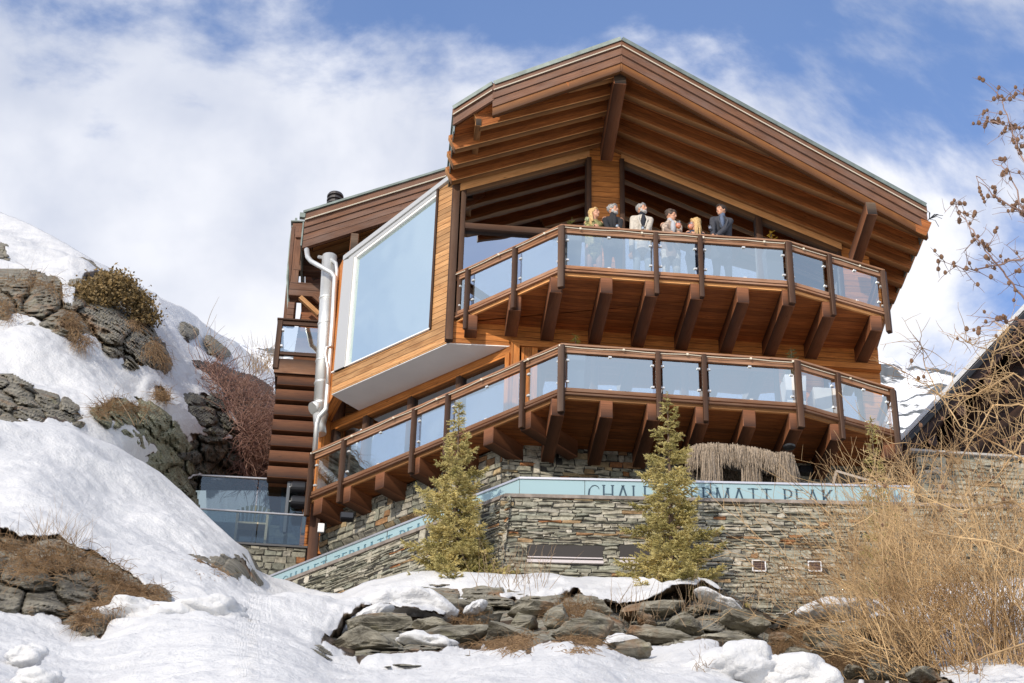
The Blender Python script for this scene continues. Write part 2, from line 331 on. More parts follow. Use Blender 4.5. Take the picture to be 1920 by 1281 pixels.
def meshobj(name, verts, faces, mats, parent=None, smooth=True, attrs=None):
    me = bpy.data.meshes.new(name); me.from_pydata([tuple(map(float, p)) for p in verts], [], [tuple(map(int, f)) for f in faces]); me.update()
    for m in (mats if isinstance(mats, (list, tuple)) else [mats]): me.materials.append(m)
    if smooth: me.polygons.foreach_set('use_smooth', [True]*len(me.polygons))
    for k, a in (attrs or {}).items():
        at = me.attributes.new(k, 'FLOAT', 'POINT'); at.data.foreach_set('value', np.asarray(a, np.float32))
    o = bpy.data.objects.new(name, me); COL.objects.link(o)
    if parent: o.parent = parent
    return o
V3 = lambda *a: np.array(a, float)
# ================================================================== TERRAIN
def _h(ix, iy, iz, s):
    n = (ix.astype(np.int64)*374761393+iy.astype(np.int64)*668265263+iz.astype(np.int64)*2147483647+s*1274126177) & 0xffffffff
    n = ((n ^ (n >> 13))*1274126177) & 0xffffffff; n = (n ^ (n >> 16)) & 0xffffffff
    return n/4294967295.0
def vnoise(P, s=0):
    P = np.asarray(P, float); i = np.floor(P); f = P-i; f = f*f*f*(f*(f*6-15)+10); r = 0
    for dx in (0, 1):
        for dy in (0, 1):
            for dz in (0, 1):
                wgt = (f[:, 0] if dx else 1-f[:, 0])*(f[:, 1] if dy else 1-f[:, 1])*(f[:, 2] if dz else 1-f[:, 2])
                r = r+wgt*_h(i[:, 0]+dx, i[:, 1]+dy, i[:, 2]+dz, s)
    return r*2-1
def fbm(P, sc, octv=4, s=0, rough=.5):
    r = 0; a = 1; P = np.asarray(P, float)*sc
    for k in range(octv): r = r+a*vnoise(P+k*13.7, s+k); P = P*2.03; a *= rough
    return r
class TPS:
    def __init__(s, pts):
        p = np.array(pts, float); s.c = p[:, :2]/500.; n = len(p)
        K = s.k(np.linalg.norm(s.c[:, None]-s.c[None], axis=2)); Pm = np.hstack([np.ones((n, 1)), s.c])
        A = np.zeros((n+3, n+3)); A[:n, :n] = K+np.eye(n)*.01; A[:n, n:] = Pm; A[n:, :n] = Pm.T
        s.w = np.linalg.solve(A, np.concatenate([p[:, 2], [0, 0, 0]]))
    def k(s, r): return np.where(r > 1e-9, r*r*np.log(np.maximum(r, 1e-9)), 0)
    def __call__(s, x, y):
        q = np.stack([x, y], 1)/500.; n = len(s.c); out = np.empty(len(q))
        for i in range(0, len(q), 20000):
            d = np.linalg.norm(q[i:i+20000, None]-s.c[None], axis=2); out[i:i+20000] = s.k(d)@s.w[:n]+np.hstack([np.ones((len(d), 1)), q[i:i+20000]])@s.w[n:]
        return out
def rays(x, y): return CF[None]*FPX+CR[None]*(x-960)[:, None]-CU[None]*(y-640.5)[:, None]
def atY(x, y, Y): d = rays(x, y); return CO+d*((Y-CO[1])/d[:, 1])[:, None]
def sdist(x, y, poly):
    """signed distance in pixels, positive inside"""
    P = np.array(poly, float); Q = np.roll(P, -1, 0); best = np.full(len(x), 1e9); ins = np.zeros(len(x), bool)
    for (x0, y0), (x1, y1) in zip(P, Q):
        dx, dy = x1-x0, y1-y0; t = np.clip(((x-x0)*dx+(y-y0)*dy)/(dx*dx+dy*dy+1e-9), 0, 1)
        best = np.minimum(best, np.hypot(x-x0-t*dx, y-y0-t*dy)); c = ((y0 > y) != (y1 > y)) & (x < (x1-x0)*(y-y0)/(y1-y0+1e-12)+x0); ins ^= c
    return np.where(ins, best, -best)
depN = TPS([(-300, 1281, 12.5), (0, 1281, 13), (500, 1281, 13), (1000, 1281, 13.3), (1500, 1340, 14.5), (1600, 1285, 20.3), (1920, 1281, 18.5), (2300, 1281, 18),
    (-300, 1400, 9), (500, 1400, 9), (1400, 1400, 9), (2300, 1400, 11),
    (0, 1215, 16.3), (300, 1212, 16.5), (600, 1205, 17.5), (900, 1232, 17), (1150, 1240, 17), (1300, 1275, 16.3), (1450, 1281, 18.6),
    (0, 1140, 18.6), (150, 1190, 18.6), (300, 1150, 19), (100, 1050, 19.6), (240, 1100, 19.8), (0, 1000, 20.4), (300, 1050, 21.5), (450, 1120, 21.4), (600, 1170, 20.8),
    (620, 1195, 22.3), (900, 1205, 22.9), (1200, 1215, 23.0), (1450, 1235, 22.9), (1600, 1250, 22.6), (1700, 1270, 20.5),
    (660, 1140, 22.6), (900, 1120, 23.5), (1240, 1130, 23.6), (1600, 1160, 23.5), (800, 1085, 25.0), (1000, 1080, 25.3), (1240, 1095, 25.0), (1400, 1140, 24.8), (1600, 1130, 24.8),
    (700, 1090, 26.2), (640, 1112, 27.0), (560, 1095, 28.7), (500, 1078, 30.0), (520, 1130, 22.3), (480, 1060, 25.2), (465, 1030, 26.2), (400, 1030, 24), (350, 930, 27.2), (200, 950, 23.5), (0, 900, 22.6), (0, 800, 25), (200, 825, 26.5), (-300, 800, 24), (-300, 1000, 20),
    (1750, 1110, 24.5), (1920, 1090, 25), (1850, 1200, 21), (2200, 1080, 25)])
ytN = lambda x: np.interp(x, [-500, -300, 0, 130, 220, 300, 350, 400, 440, 465, 480, 510, 560, 600, 640, 700, 760, 850, 1000, 1100, 1200, 1240, 1300, 1350, 1400, 1450, 1480, 1540, 1640, 1700, 1750, 1920, 2400],
    [700, 740, 790, 800, 835, 885, 930, 975, 1012, 1032, 1066, 1082, 1096, 1106, 1112, 1088, 1074, 1072, 1076, 1080, 1092, 1102, 1098, 1120, 1150, 1160, 1150, 1132, 1124, 1110, 1098, 1085, 1060])
RK = { # pixel outlines of the places where rock and soil show
 'R4': [(-30, 1005), (40, 1012), (120, 1018), (180, 1045), (230, 1068), (290, 1105), (308, 1120), (240, 1118), (222, 1140), (215, 1165), (190, 1192), (110, 1172), (40, 1150), (-30, 1128)],
 'R5': [(352, 1053), (395, 1060), (420, 1038), (455, 1042), (482, 1085), (440, 1078), (400, 1080)],
 'R6': [(600, 1202), (672, 1162), (700, 1150), (770, 1158), (850, 1172), (872, 1148), (800, 1128), (780, 1116), (830, 1106), (990, 1106), (1090, 1112), (1130, 1134), (1240, 1138), (1300, 1120), (1385, 1148), (1480, 1160), (1640, 1160), (1700, 1180), (1790, 1281), (1700, 1300), (1560, 1288), (1440, 1260), (1330, 1232), (1150, 1217), (900, 1214), (690, 1222)]}
def sheet(name, dep, xs, ytop, ybot, nrow, holes, seed, skirt=3.0, amp=1.0, rec=.9, rot=0):
    X = np.repeat(xs[None], nrow, 0); T = np.linspace(0, 1, nrow)[:, None]
    top = ytop(xs)[None]+4*fbm(np.stack([xs/60, 0*xs, 0*xs+seed], 1), 1, 3)[None]
    Y = ybot+(top-ybot)*T; x = X.ravel(); y = Y.ravel(); D = dep(x, y)
    wx = x+9*fbm(np.stack([x/38, y/38, 0*x+seed], 1), 1, 4, 5); wy = y+8*fbm(np.stack([x/34, y/34, 0*x+seed+9], 1), 1, 4, 9)
    soil = np.zeros(len(x)); push = np.zeros(len(x))
    for h in holes:
        sd = sdist(wx, wy, h); s = np.clip(sd/13, 0, 1); s = s*s*(3-2*s); push = np.maximum(push, s); soil = np.maximum(soil, np.clip(sd/6+.35, 0, 1))
        push -= .13*np.exp(-((sd+9)/9.)**2)*(push < .5)
    P = atY(x, y, D); n = fbm(P, .45, 2, 1)*.24*np.clip((D-15)/9, .30, 1)+fbm(P, 1.5, 3, 4)*.050+fbm(P, 6, 3, 7, .5)*.018
    edge = np.clip((1-T)*nrow/10, 0, 1).repeat(X.shape[1], 1).ravel()
    rad = P-CO; rad /= np.linalg.norm(rad, axis=1)[:, None]
    P = P+V3(0, -.55, .85)*(n*amp*edge)[:, None]+rad*(push*rec*(1+.5*(soil > .5)))[:, None]
    P = P.reshape(nrow, -1, 3)
    back = []; last = P[-1]
    for k in range(1, 9):
        q = last.copy(); u = k/8*skirt; r2 = np.array([0, 1., 0]); q = q+r2*u; q[:, 2] -= (k/8)**2*.0-u*.12; q[:, 2] -= .05*k; back.append(q)
    P = np.concatenate([P, np.array(back)], 0); nr, nc = P.shape[:2]
    idx = np.arange(nr*nc).reshape(nr, nc); F = np.stack([idx[:-1, :-1], idx[:-1, 1:], idx[1:, 1:], idx[1:, :-1]], -1).reshape(-1, 4)
    soil = np.concatenate([soil, np.zeros(8*nc)])
    return tag(meshobj(name, P.reshape(-1, 3), F, M_snow, attrs={'soil': soil}), kind='structure')
xs = np.concatenate([np.arange(-500, -20, 20), np.arange(-20, 440, 3.6), np.arange(440, 520, .9), np.arange(520, 1940, 3.6), np.arange(1950, 2400, 20)])
sheet('snow_slope', depN, xs, ytN, 1400, 240, [RK[k] for k in ('R4', 'R5', 'R6')], 2)
# ground from the camera's feet to the lower edge of the slope
m = MB(); nx = 30
lo = atY(np.linspace(-500, 2400, nx), np.full(nx, 1398.), depN(np.linspace(-500, 2400, nx), np.full(nx, 1398.)))
rows = [np.stack([np.linspace(-30, 30, nx), np.full(nx, -25.), np.full(nx, -1.5)], 1), np.stack([np.linspace(-12, 12, nx), np.full(nx, 0.), np.full(nx, 0.)], 1), lo+V3(0, -2, -1.4), lo+V3(0, 0, .02)]
G = np.array(rows); idx = np.arange(4*nx).reshape(4, nx)
tag(meshobj('snow_field', G.reshape(-1, 3), np.stack([idx[:-1, :-1], idx[:-1, 1:], idx[1:, 1:], idx[1:, :-1]], -1).reshape(-1, 4), M_snow), kind='structure')
depH = TPS([(-300, 800, 24.5), (0, 830, 24.8), (200, 860, 27), (340, 960, 31.5), (350, 900, 33.5), (450, 890, 36.2), (520, 900, 37), (640, 900, 38), (0, 770, 25.6), (-300, 700, 27), (0, 700, 28), (150, 740, 28.6), (300, 790, 30.8), (430, 820, 34.8), (440, 870, 35.6), (520, 760, 39.5), (0, 620, 30.5), (150, 660, 31), (300, 700, 33.2), (400, 730, 36.5),
    (-300, 560, 32), (0, 520, 33), (150, 520, 33.6), (220, 600, 32.7), (290, 600, 35.5), (320, 680, 35), (400, 650, 40), (480, 700, 43), (-300, 330, 42), (0, 400, 41), (180, 480, 39.5), (290, 540, 41), (430, 630, 46), (520, 690, 51), (700, 760, 52), (700, 900, 40)])
ytH = lambda x: np.interp(x, [-500, -300, 0, 60, 120, 180, 230, 290, 300, 340, 370, 375, 410, 440, 470, 520, 560, 700], [250, 310, 399, 426, 455, 492, 514, 545, 556, 575, 598, 605, 628, 640, 668, 705, 740, 780])
RH = {
 'R1': [(-30, 508), (0, 518), (60, 520), (100, 532), (122, 566), (140, 580), (138, 545), (150, 522), (220, 530), (262, 556), (284, 596), (290, 640), (312, 662), (308, 684), (262, 684), (215, 658), (170, 640), (138, 642), (90, 622), (60, 602), (28, 594), (-30, 585)],
 'R1b': [(-30, 455), (8, 462), (14, 480), (-30, 486)], 'R1c': [(155, 488), (172, 495), (186, 510), (176, 512), (160, 498)],
 'R2': [(-30, 712), (20, 715), (60, 737), (110, 752), (158, 772), (150, 790), (110, 800), (40, 790), (-30, 790)],
 'R2b': [(182, 768), (215, 752), (262, 760), (305, 772), (340, 800), (352, 850), (350, 905), (362, 960), (330, 935), (300, 910), (272, 872), (300, 868), (268, 835), (215, 800)],
 'R2c': [(344, 752), (380, 746), (412, 742), (432, 765), (445, 800), (470, 860), (460, 905), (350, 905), (340, 860), (345, 835), (430, 822), (405, 808), (352, 785)],
 'R3': [(358, 690), (400, 692), (440, 710), (500, 725), (540, 780), (545, 905), (450, 905), (446, 800), (430, 750), (400, 715)],
 'R3b': [(345, 611), (366, 622), (360, 628), (345, 618)], 'R3c': [(392, 636), (425, 662), (418, 664), (396, 645)], 'R2d': [(286, 728), (305, 735), (322, 755), (310, 757), (295, 745)]}
xs = np.concatenate([np.arange(-500, -20, 20), np.arange(-20, 720, 3.2)])
sheet('snow_hillside', depH, xs, ytH, 905, 230, list(RH.values()), 5, skirt=10, amp=1.0, rec=1.1)
# hidden ground that carries the house
m = MB(); m.poly([V3(-6, 30, 14.2), V3(30, 30, 14.2), V3(40, 62, 24), V3(-10, 62, 30)], (1, 0, 0)); m.poly([V3(1.5, 25.6, 13.2), V3(30, 25.6, 13.2), V3(30, 30, 14.2), V3(-6, 30, 14.2), V3(-6, 28.6, 14)], (1, 0, 0)); tag(m.build('snow_ground', M_snow), kind='structure')

def outcrop(name, label, poly, dep, cell, amp, mat=M_rock, ang=0., seed=1, step=2.6, dil=16, base=.30, group=None, tilt=.5, cat='rock outcrop', sub_=1):
    P = np.array(poly, float); x0, y0 = P.min(0)-dil-4; x1, y1 = P.max(0)+dil+4
    xs = np.arange(x0, x1, step); ys = np.arange(y1, y0, -step); X, Y = np.meshgrid(xs, ys); x = X.ravel(); y = Y.ravel()
    sd = sdist(x, y, poly); D = dep(x, y)
    rs = np.random.RandomState(seed); ca, sa = math.cos(ang), math.sin(ang); cw, ch = cell
    wx = x+cw*.16*fbm(np.stack([x/cw, y/ch, 0*x+seed], 1), 1.3, 3, seed); wy = y+ch*.16*fbm(np.stack([x/cw, y/ch, 0*x+seed+5], 1), 1.3, 3, seed+3)
    u = (wx*ca+wy*sa)/cw; v = (-wx*sa+wy*ca)/ch
    iu = np.floor(u); iv = np.floor(v); d1 = np.full(len(x), 9.); d2 = np.full(len(x), 9.); su = np.zeros(len(x)); sv = np.zeros(len(x)); cid = np.zeros(len(x))
    for a in (-2, -1, 0, 1, 2):
        for b in (-2, -1, 0, 1, 2):
            gu, gv = iu+a, iv+b; pu = gu+.5*(gv % 2)+.15+.7*_h(gu, gv, 0*gu, seed); pv = gv+.15+.7*_h(gu, gv, 0*gu+1, seed)
            d = np.maximum(abs(u-pu), abs(v-pv))*.45+np.hypot(u-pu, v-pv)*.6
            nw = d < d1; d2 = np.where(nw, d1, np.minimum(d2, d)); su = np.where(nw, pu, su); sv = np.where(nw, pv, sv); cid = np.where(nw, gu*31.7+gv*17.3, cid); d1 = np.where(nw, d, d1)
    e = d2-d1; hsh = lambda k: _h(np.floor(cid*10), 0*cid+k, 0*cid, seed)
    bulge = 1-np.exp(-e/.075)
    disp = bulge*amp*(.55+.8*hsh(1))+tilt*amp*((u-su)*(hsh(2)-.5)*1.6+(v-sv)*(hsh(3)-.35)*1.6)*bulge
    # planar facets inside each block
    f2 = abs(((u-su)*(hsh(4)-.5)*3+(v-sv)*(hsh(5)-.5)*3)); disp -= np.clip(f2-.18, 0, 1)*amp*.9*bulge
    Pw = atY(x, y, D); disp += amp*(.16*fbm(Pw, 2.2, 3, seed)+.20*fbm(Pw*V3(1, 1, 2.2), 5, 4, seed+7, .6))
    cut = np.clip(-sd/dil, 0, 1); disp -= cut*.5
    rad = Pw-CO; rad /= np.linalg.norm(rad, axis=1)[:, None]; Pw = Pw+rad*(base-disp)[:, None]
    nr, nc = X.shape; idx = np.arange(nr*nc).reshape(nr, nc); F = np.stack([idx[:-1, :-1], idx[:-1, 1:], idx[1:, 1:], idx[1:, :-1]], -1).reshape(-1, 4)
    keep_ = (sd.reshape(nr, nc) > -dil); kf = (keep_[:-1, :-1] & keep_[1:, 1:]).ravel(); F = F[kf]
    used = np.unique(F); mp = -np.ones(nr*nc, int); mp[used] = np.arange(len(used))
    return tag(meshobj(name, Pw[used], mp[F], mat, smooth=False), label, cat, group)
bwall = outcrop('boulder_wall', 'rough wall of stacked grey-green boulders below the terrace, half under snow', RK['R6'], depN, (100, 38), .52, M_rock2, .04, 11, cat='boulder wall', base=.95, tilt=.6, step=2.2, dil=30)
rs = random.Random(14); bm = bmesh.new(); bmesh.ops.create_icosphere(bm, subdivisions=4, radius=1); IV = np.array([v.co[:] for v in bm.verts]); IF = np.array([[v.index for v in f.verts] for f in bm.faces]); bm.free()
BV, BF, nb0 = [], [], 0
def boulder(c, w_, h, d, seed):
    r = np.random.RandomState(seed); P = IV.copy(); P = np.sign(P)*abs(P)**.5; P /= np.max(np.linalg.norm(P, axis=1))*.86
    for k in range(16):
        n = r.normal(size=3); n /= np.linalg.norm(n); dd = r.uniform(.46, .80); q = P@n; P -= np.outer(np.clip(q-dd, 0, None)*.92, n)
    P = P*V3(w_/2, d/2, h/2); a = r.normal()*.10; ca, sa = math.cos(a), math.sin(a); P = np.stack([P[:, 0]*ca-P[:, 2]*sa, P[:, 1], P[:, 0]*sa+P[:, 2]*ca], 1)
    nn = P/np.linalg.norm(P, axis=1)[:, None]; W = P+c; P = P+nn*(.014*fbm(W, 3.5, 3, seed)+.020*fbm(W*V3(1, 1, 3.5), 9, 4, seed+3, .65))[:, None]
    return P+c
y0_ = lambda x: np.interp(x, [600, 680, 800, 990, 1100, 1240, 1380, 1480, 1700], [1190, 1160, 1112, 1108, 1118, 1138, 1150, 1162, 1172])
for k in range(6):
    x = 590+rs.uniform(0, 40)
    while x < 1740:
        wp = rs.choice([rs.uniform(55, 95), rs.uniform(90, 150), rs.uniform(130, 200)])*(.75 if k == 0 else 1); hp = rs.uniform(28, 44); xc = x+wp/2; yc = 1112+k*29+rs.uniform(-6, 6)+max(0, (xc-1150)*.022); x += wp*.93
        if yc < y0_(xc)+6 or yc > np.interp(xc, [600, 900, 1150, 1330, 1700], [1212, 1216, 1228, 1248, 1282]): continue
        Yb = float(depN(np.array([xc]), np.array([yc]))[0])-.12+rs.uniform(-.12, .10); c = onY(xc, yc, Yb); BV.append(boulder(c, wp/134, hp/112, rs.uniform(.5, .8), int(xc)+k*7)); BF.append(IF+nb0); nb0 += len(IV)
Pv = np.concatenate(BV); bst = meshobj('boulders', Pv, np.concatenate(BF), M_rock2, smooth=False); bst.parent = bwall
outcrop('rock_outcrop', 'sunlit rock hung with dead grass at the lower left above the snow bank', RK['R4'], depN, (95, 60), .42, M_rock, .35, 3)
outcrop('rock_outcrop', 'small dark rock in the snow left of the low end of the turquoise glass', RK['R5'], depN, (50, 40), .3, M_rock, .3, 4, step=2)
outcrop('rock_outcrop', 'large weathered cliff below the juniper and the snowy skyline on the left hill', RH['R1'], depH, (84, 70), .75, M_rock, .7, 5, base=.45)
outcrop('rock_outcrop', 'low mossy rock band at the left edge in the middle of the snow slope', RH['R2'], depH, (60, 32), .45, M_rock, .3, 6)
outcrop('rock_outcrop', 'pale greenish rock rib running down to the left end of the glass fence', RH['R2b'], depH, (60, 46), .6, rockmat('pale_rock', ((.10, .105, .07), (.40, .39, .27)), .4, .7), .9, 8)
outcrop('rock_outcrop', 'dark blocky cliff between the snow tongues and the red-brown shrub', RH['R2c'], depH, (50, 34), .6, rockmat('dark_rock', ((.045, .043, .037), (.20, .19, .155)), .4, .5), .2, 9, base=.4)
outcrop('rock_outcrop', 'dark earthy rock behind the red-brown shrub beside the log cladding', RH['R3'], depH, (60, 60), .4, rockmat('dark_rock', ((.03, .025, .022), (.12, .09, .075)), .4, .2), .2, 10, base=.5)
for k, lb in (('R1b', 'tiny brown rock showing through the snow at the upper left edge'), ('R1c', 'thin dark rock streak in the snow above the juniper'), ('R3b', 'tiny rock in the snow high above the red-brown shrub'), ('R3c', 'long thin rock streak below the skyline near the log cladding'), ('R2d', 'small brown rock notch between two snow tongues')):
    outcrop('rock', lb, RH[k], depH, (22, 16), .2, M_rock, .5, 12, step=1.8, dil=9, base=.12, cat='rock')
# lumps of snow on the ground
def lump(px, py, Y, r, lab, sq=.6, seed=0, grp='lumps of snow on the bank'):
    bm = bmesh.new(); bmesh.ops.create_icosphere(bm, subdivisions=4, radius=1); c = onY(px, py, Y)
    P = np.array([v.co[:] for v in bm.verts]); n = 1+.28*fbm(P+seed*3.3, 1.3, 3, seed)+.10*fbm(P+seed, 4, 3, seed+2); P = P*n[:, None]*V3(r, r*.8, r*sq)+c
    F = [[v.index for v in f.verts] for f in bm.faces]; bm.free(); return tag(meshobj('snow_lump', P, F, M_snow, attrs={'soil': np.zeros(len(P))}), lab, 'snow lump', grp)
lump(48, 1232, 14.6, .17, 'small round lump of snow at the left on the foreground bank', .6, 1)
lump(68, 1276, 13.2, .17, 'lump of snow cut by the bottom edge near the left corner', .6, 2)
lump(805, 1212, 20.2, .36, 'flat snow block at the foot of the boulder wall, left of the middle', .35, 3)
lump(1163, 1222, 20.6, .32, 'square snow block in front of the middle of the boulder wall', .55, 4)
for i, (x, y, r) in enumerate([(1350, 1248, .34), (1400, 1252, .40), (1455, 1262, .38), (1510, 1272, .42)]): lump(x, y+6, 18.6, r, ['leftmost', 'second', 'third', 'rightmost'][i]+' of the four heaped snow lumps at the bottom under the willow', .62, 5+i)
for i, (x, y, r) in enumerate([(250, 1150, .42), (320, 1160, .45), (395, 1142, .38)]): lump(x, y+10, 18.9, r, ['left', 'middle', 'right'][i]+' one of three snow heaps right of the sunlit grassy rock', .5, 11+i)
def cap(pts, Y, lab, r, seed):   # a ragged snow cushion lying along a line
    bm = bmesh.new(); c = np.array([onY(x, y, Y) for x, y in pts]); bmesh.ops.create_icosphere(bm, subdivisions=5, radius=1); P = np.array([v.co[:] for v in bm.verts]); F = [[v.index for v in f.verts] for f in bm.faces]; bm.free()
    t = (P[:, 0]+1)/2*(len(pts)-1); C = np.stack([np.interp(t, range(len(pts)), c[:, k]) for k in range(3)], 1); n = 1+.22*fbm(P*V3(3, 1, 1)+seed, 1.1, 3, seed)+.03*fbm(P*V3(3, 1, 1), 5, 3, seed)
    rr = np.sqrt(np.clip(1-P[:, 0]**2, 0, 1)); s = np.sqrt(np.clip(P[:, 1]**2+P[:, 2]**2, 1e-9, 1)); prof = (1-abs(P[:, 0])**3)**.6
    Q = C+np.stack([0*t, P[:, 1]/s*.5*r[0]*prof*n, P[:, 2]/s*r[1]*prof*n], 1); return tag(meshobj('snow_cushion', Q, F, M_snow, attrs={'soil': np.zeros(len(P))}), lab, 'snow patch', 'snow cushions on the boulder wall')
cap([(640, 1150), (720, 1135), (790, 1130), (860, 1150)], 22.3, 'snow cushion lying on the left boulders of the wall', (.5, .20), 3)
cap([(640, 1190), (680, 1160), (740, 1140)], 21.6, 'snow cushion curling down the left end of the boulder wall', (.4, .12), 4)
cap([(868, 1148), (890, 1140), (915, 1132)], 22.3, 'tiny snow patch between boulders left of the middle', (.25, .08), 5)
cap([(1300, 1108), (1330, 1118), (1365, 1135), (1395, 1150)], 23.9, 'thin snow patch right of the foot of the bigger spruce', (.4, .07), 6)
cap([(1490, 1150), (1540, 1142), (1600, 1140), (1650, 1140)], 23.4, 'snow cushion on the boulder wall left of the willow', (.5, .13), 7)
# ---- far snowy mountains
def mountain(name, pts, Y, depth, seed, down):
    n = 140; k = 60; xs = np.linspace(pts[0][0], pts[-1][0], n); ys = np.interp(xs, [p[0] for p in pts], [p[1] for p in pts])+2.5*fbm(np.stack([xs/9, 0*xs, 0*xs+seed], 1), 1, 4)
    R = []
    for j in range(k+1):
        t = j/k; p = atY(xs, ys+down*t, np.full(n, Y-depth*t)); p[:, 1] -= 14*fbm(p, .02, 5, seed)*min(1, t*8); R.append(p)
    b = R[0].copy(); b[:, 1] += 200; b[:, 2] -= 60; R = [b]+R; G = np.array(R); nr, nc = G.shape[:2]; idx = np.arange(nr*nc).reshape(nr, nc)
    mm, t, bb = newmat('mountain_snow_and_rock'); L = t.links.new; c = N(t, 'ShaderNodeTexCoord'); mp = N(t, 'ShaderNodeMapping'); mp.inputs['Scale'].default_value = (.022, .01, .06); L(c.outputs['Object'], mp.inputs[0])
    nz = N(t, 'ShaderNodeTexNoise', ins={'Scale': 1.6, 'Detail': 9.0, 'Roughness': .62, 'Distortion': .4}); L(mp.outputs[0], nz.inputs['Vector']); r = ramp(t, [(.50, (.82, .84, .88)), (.535, (.10, .11, .12))]); L(nz.outputs['Fac'], r.inputs[0]); L(r.outputs[0], bb.inputs['Base Color']); bb.inputs['Roughness'].default_value = .9
    return tag(meshobj(name, G.reshape(-1, 3), np.stack([idx[:-1, :-1], idx[1:, :-1], idx[1:, 1:], idx[:-1, 1:]], -1).reshape(-1, 4), mm), kind='structure')
mountain('mountain', [(1560, 655), (1650, 668), (1672, 672), (1690, 684), (1740, 692), (1770, 693), (1800, 705), (1860, 715), (2100, 760)], 700, 160, 4, 240)
mountain('mountain', [(380, 640), (440, 655), (470, 668), (495, 672), (525, 680), (600, 700)], 420, 80, 9, 120)
print('TIMER p2.py', time.time()-T0)
# ================================================================== THE CHALET
def proj(p): d = np.asarray(p, float)-CO; return (960+FPX*(d@CR)/(d@CF), 640.5-FPX*(d@CU)/(d@CF))
def onseg(a, b, z, px):
    lo, hi = -.3, 1.3; f = lambda t: proj([*(a+(b-a)*t), z])[0]-px
    for _ in range(40):
        m = (lo+hi)/2
        if f(m) < 0: lo = m
        else: hi = m
    return a+(b-a)*lo
YW, XR, ZRB, SL = 29.14, 3.91, 25.02, .42      # gable wall plane, ridge, underside of the rafters
ZU = 21.72; ZL = ZU-2.56
XWL, XWR = 1.0, 9.15                          # gable wall ends
zr = lambda x: ZRB-SL*abs(x-XR)
chalet = empty('chalet', 'large brown timber chalet with prow-shaped roof, two glass balconies and a big slanted bay window', 'chalet', loc=(5, 29, 14.5))
chalet_parts = []
def part(o):
    chalet_parts.append(o); return o
def sub(o, p): o.parent = p; return o
# verge points (plan)
nR, nL, rp = (SL, 0, 1), (-SL, 0, 1), (XR, YW, ZRB)
pk = onN(1163, 131, nR, rp); eR = onN(1739, 446, nR, rp); c1 = onN(925, 216, nL, rp); c2 = onN(851, 262, nL, rp)
pk = V3(XR, pk[1], ZRB)
print('verge', pk, eR, c1, c2)
XE, XEL = eR[0], c2[0]; YB = 38.5
TH = .72
# roof slabs
m = MB()
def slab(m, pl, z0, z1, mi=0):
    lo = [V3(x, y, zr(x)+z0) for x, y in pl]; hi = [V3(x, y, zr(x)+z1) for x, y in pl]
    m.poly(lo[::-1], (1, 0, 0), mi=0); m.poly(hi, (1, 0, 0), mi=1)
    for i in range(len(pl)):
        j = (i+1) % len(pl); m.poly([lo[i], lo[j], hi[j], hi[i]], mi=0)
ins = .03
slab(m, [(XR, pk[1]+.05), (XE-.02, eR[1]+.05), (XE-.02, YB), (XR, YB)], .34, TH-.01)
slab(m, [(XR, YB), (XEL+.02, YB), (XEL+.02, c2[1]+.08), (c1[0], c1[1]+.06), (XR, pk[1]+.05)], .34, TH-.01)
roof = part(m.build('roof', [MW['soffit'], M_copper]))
# fascia boards along the verge
def fascia(name, p, q, steps, th=.05, parent=None, z=zr):
    m = MB(); p = np.array(p[:2]); q = np.array(q[:2]); d = (q-p)/np.linalg.norm(q-p); n = V3(d[1], -d[0])
    for z0, z1, o in steps:
        e = d*.02
        def c(pt, off, zz): return V3(pt[0]+n[0]*off, pt[1]+n[1]*off, z(pt[0])+zz)
        A = [c(p-e, o-th, z0), c(p-e, o, z0), c(p-e, o, z1), c(p-e, o-th, z1)]
        B = [c(q+e, o-th, z0), c(q+e, o, z0), c(q+e, o, z1), c(q+e, o-th, z1)]
        m.hexa(A, B)
    return m
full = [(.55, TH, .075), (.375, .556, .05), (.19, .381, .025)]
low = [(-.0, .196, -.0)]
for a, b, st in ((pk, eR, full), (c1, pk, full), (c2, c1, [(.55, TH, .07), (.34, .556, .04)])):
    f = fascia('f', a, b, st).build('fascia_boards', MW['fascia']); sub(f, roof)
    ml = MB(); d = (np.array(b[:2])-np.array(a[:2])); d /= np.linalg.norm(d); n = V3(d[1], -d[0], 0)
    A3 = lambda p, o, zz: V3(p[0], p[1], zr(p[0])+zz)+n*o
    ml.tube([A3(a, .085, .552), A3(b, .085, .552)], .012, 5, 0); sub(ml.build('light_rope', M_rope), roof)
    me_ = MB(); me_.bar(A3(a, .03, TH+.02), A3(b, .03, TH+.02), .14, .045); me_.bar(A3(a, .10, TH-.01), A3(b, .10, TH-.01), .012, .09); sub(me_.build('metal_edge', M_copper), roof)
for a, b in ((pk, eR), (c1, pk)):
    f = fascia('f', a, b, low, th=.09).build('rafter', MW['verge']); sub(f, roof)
# seams standing on the roof edge
# eave edges
m = MB(); m.bar((XE+.02, eR[1], zr(XE)+TH), (XE+.02, YB, zr(XE)+TH), .07, .05); m.bar((XEL-.02, c2[1], zr(XEL)+TH), (XEL-.02, YB, zr(XEL)+TH), .07, .05)
m.bar((XE+.01, eR[1], zr(XE)+.45), (XE+.01, YB, zr(XE)+.45), .02, .5); m.bar((XEL-.01, c2[1], zr(XEL)+.45), (XEL-.01, YB, zr(XEL)+.45), .02, .5)
sub(m.build('eave_gutter', [M_copper]), roof)
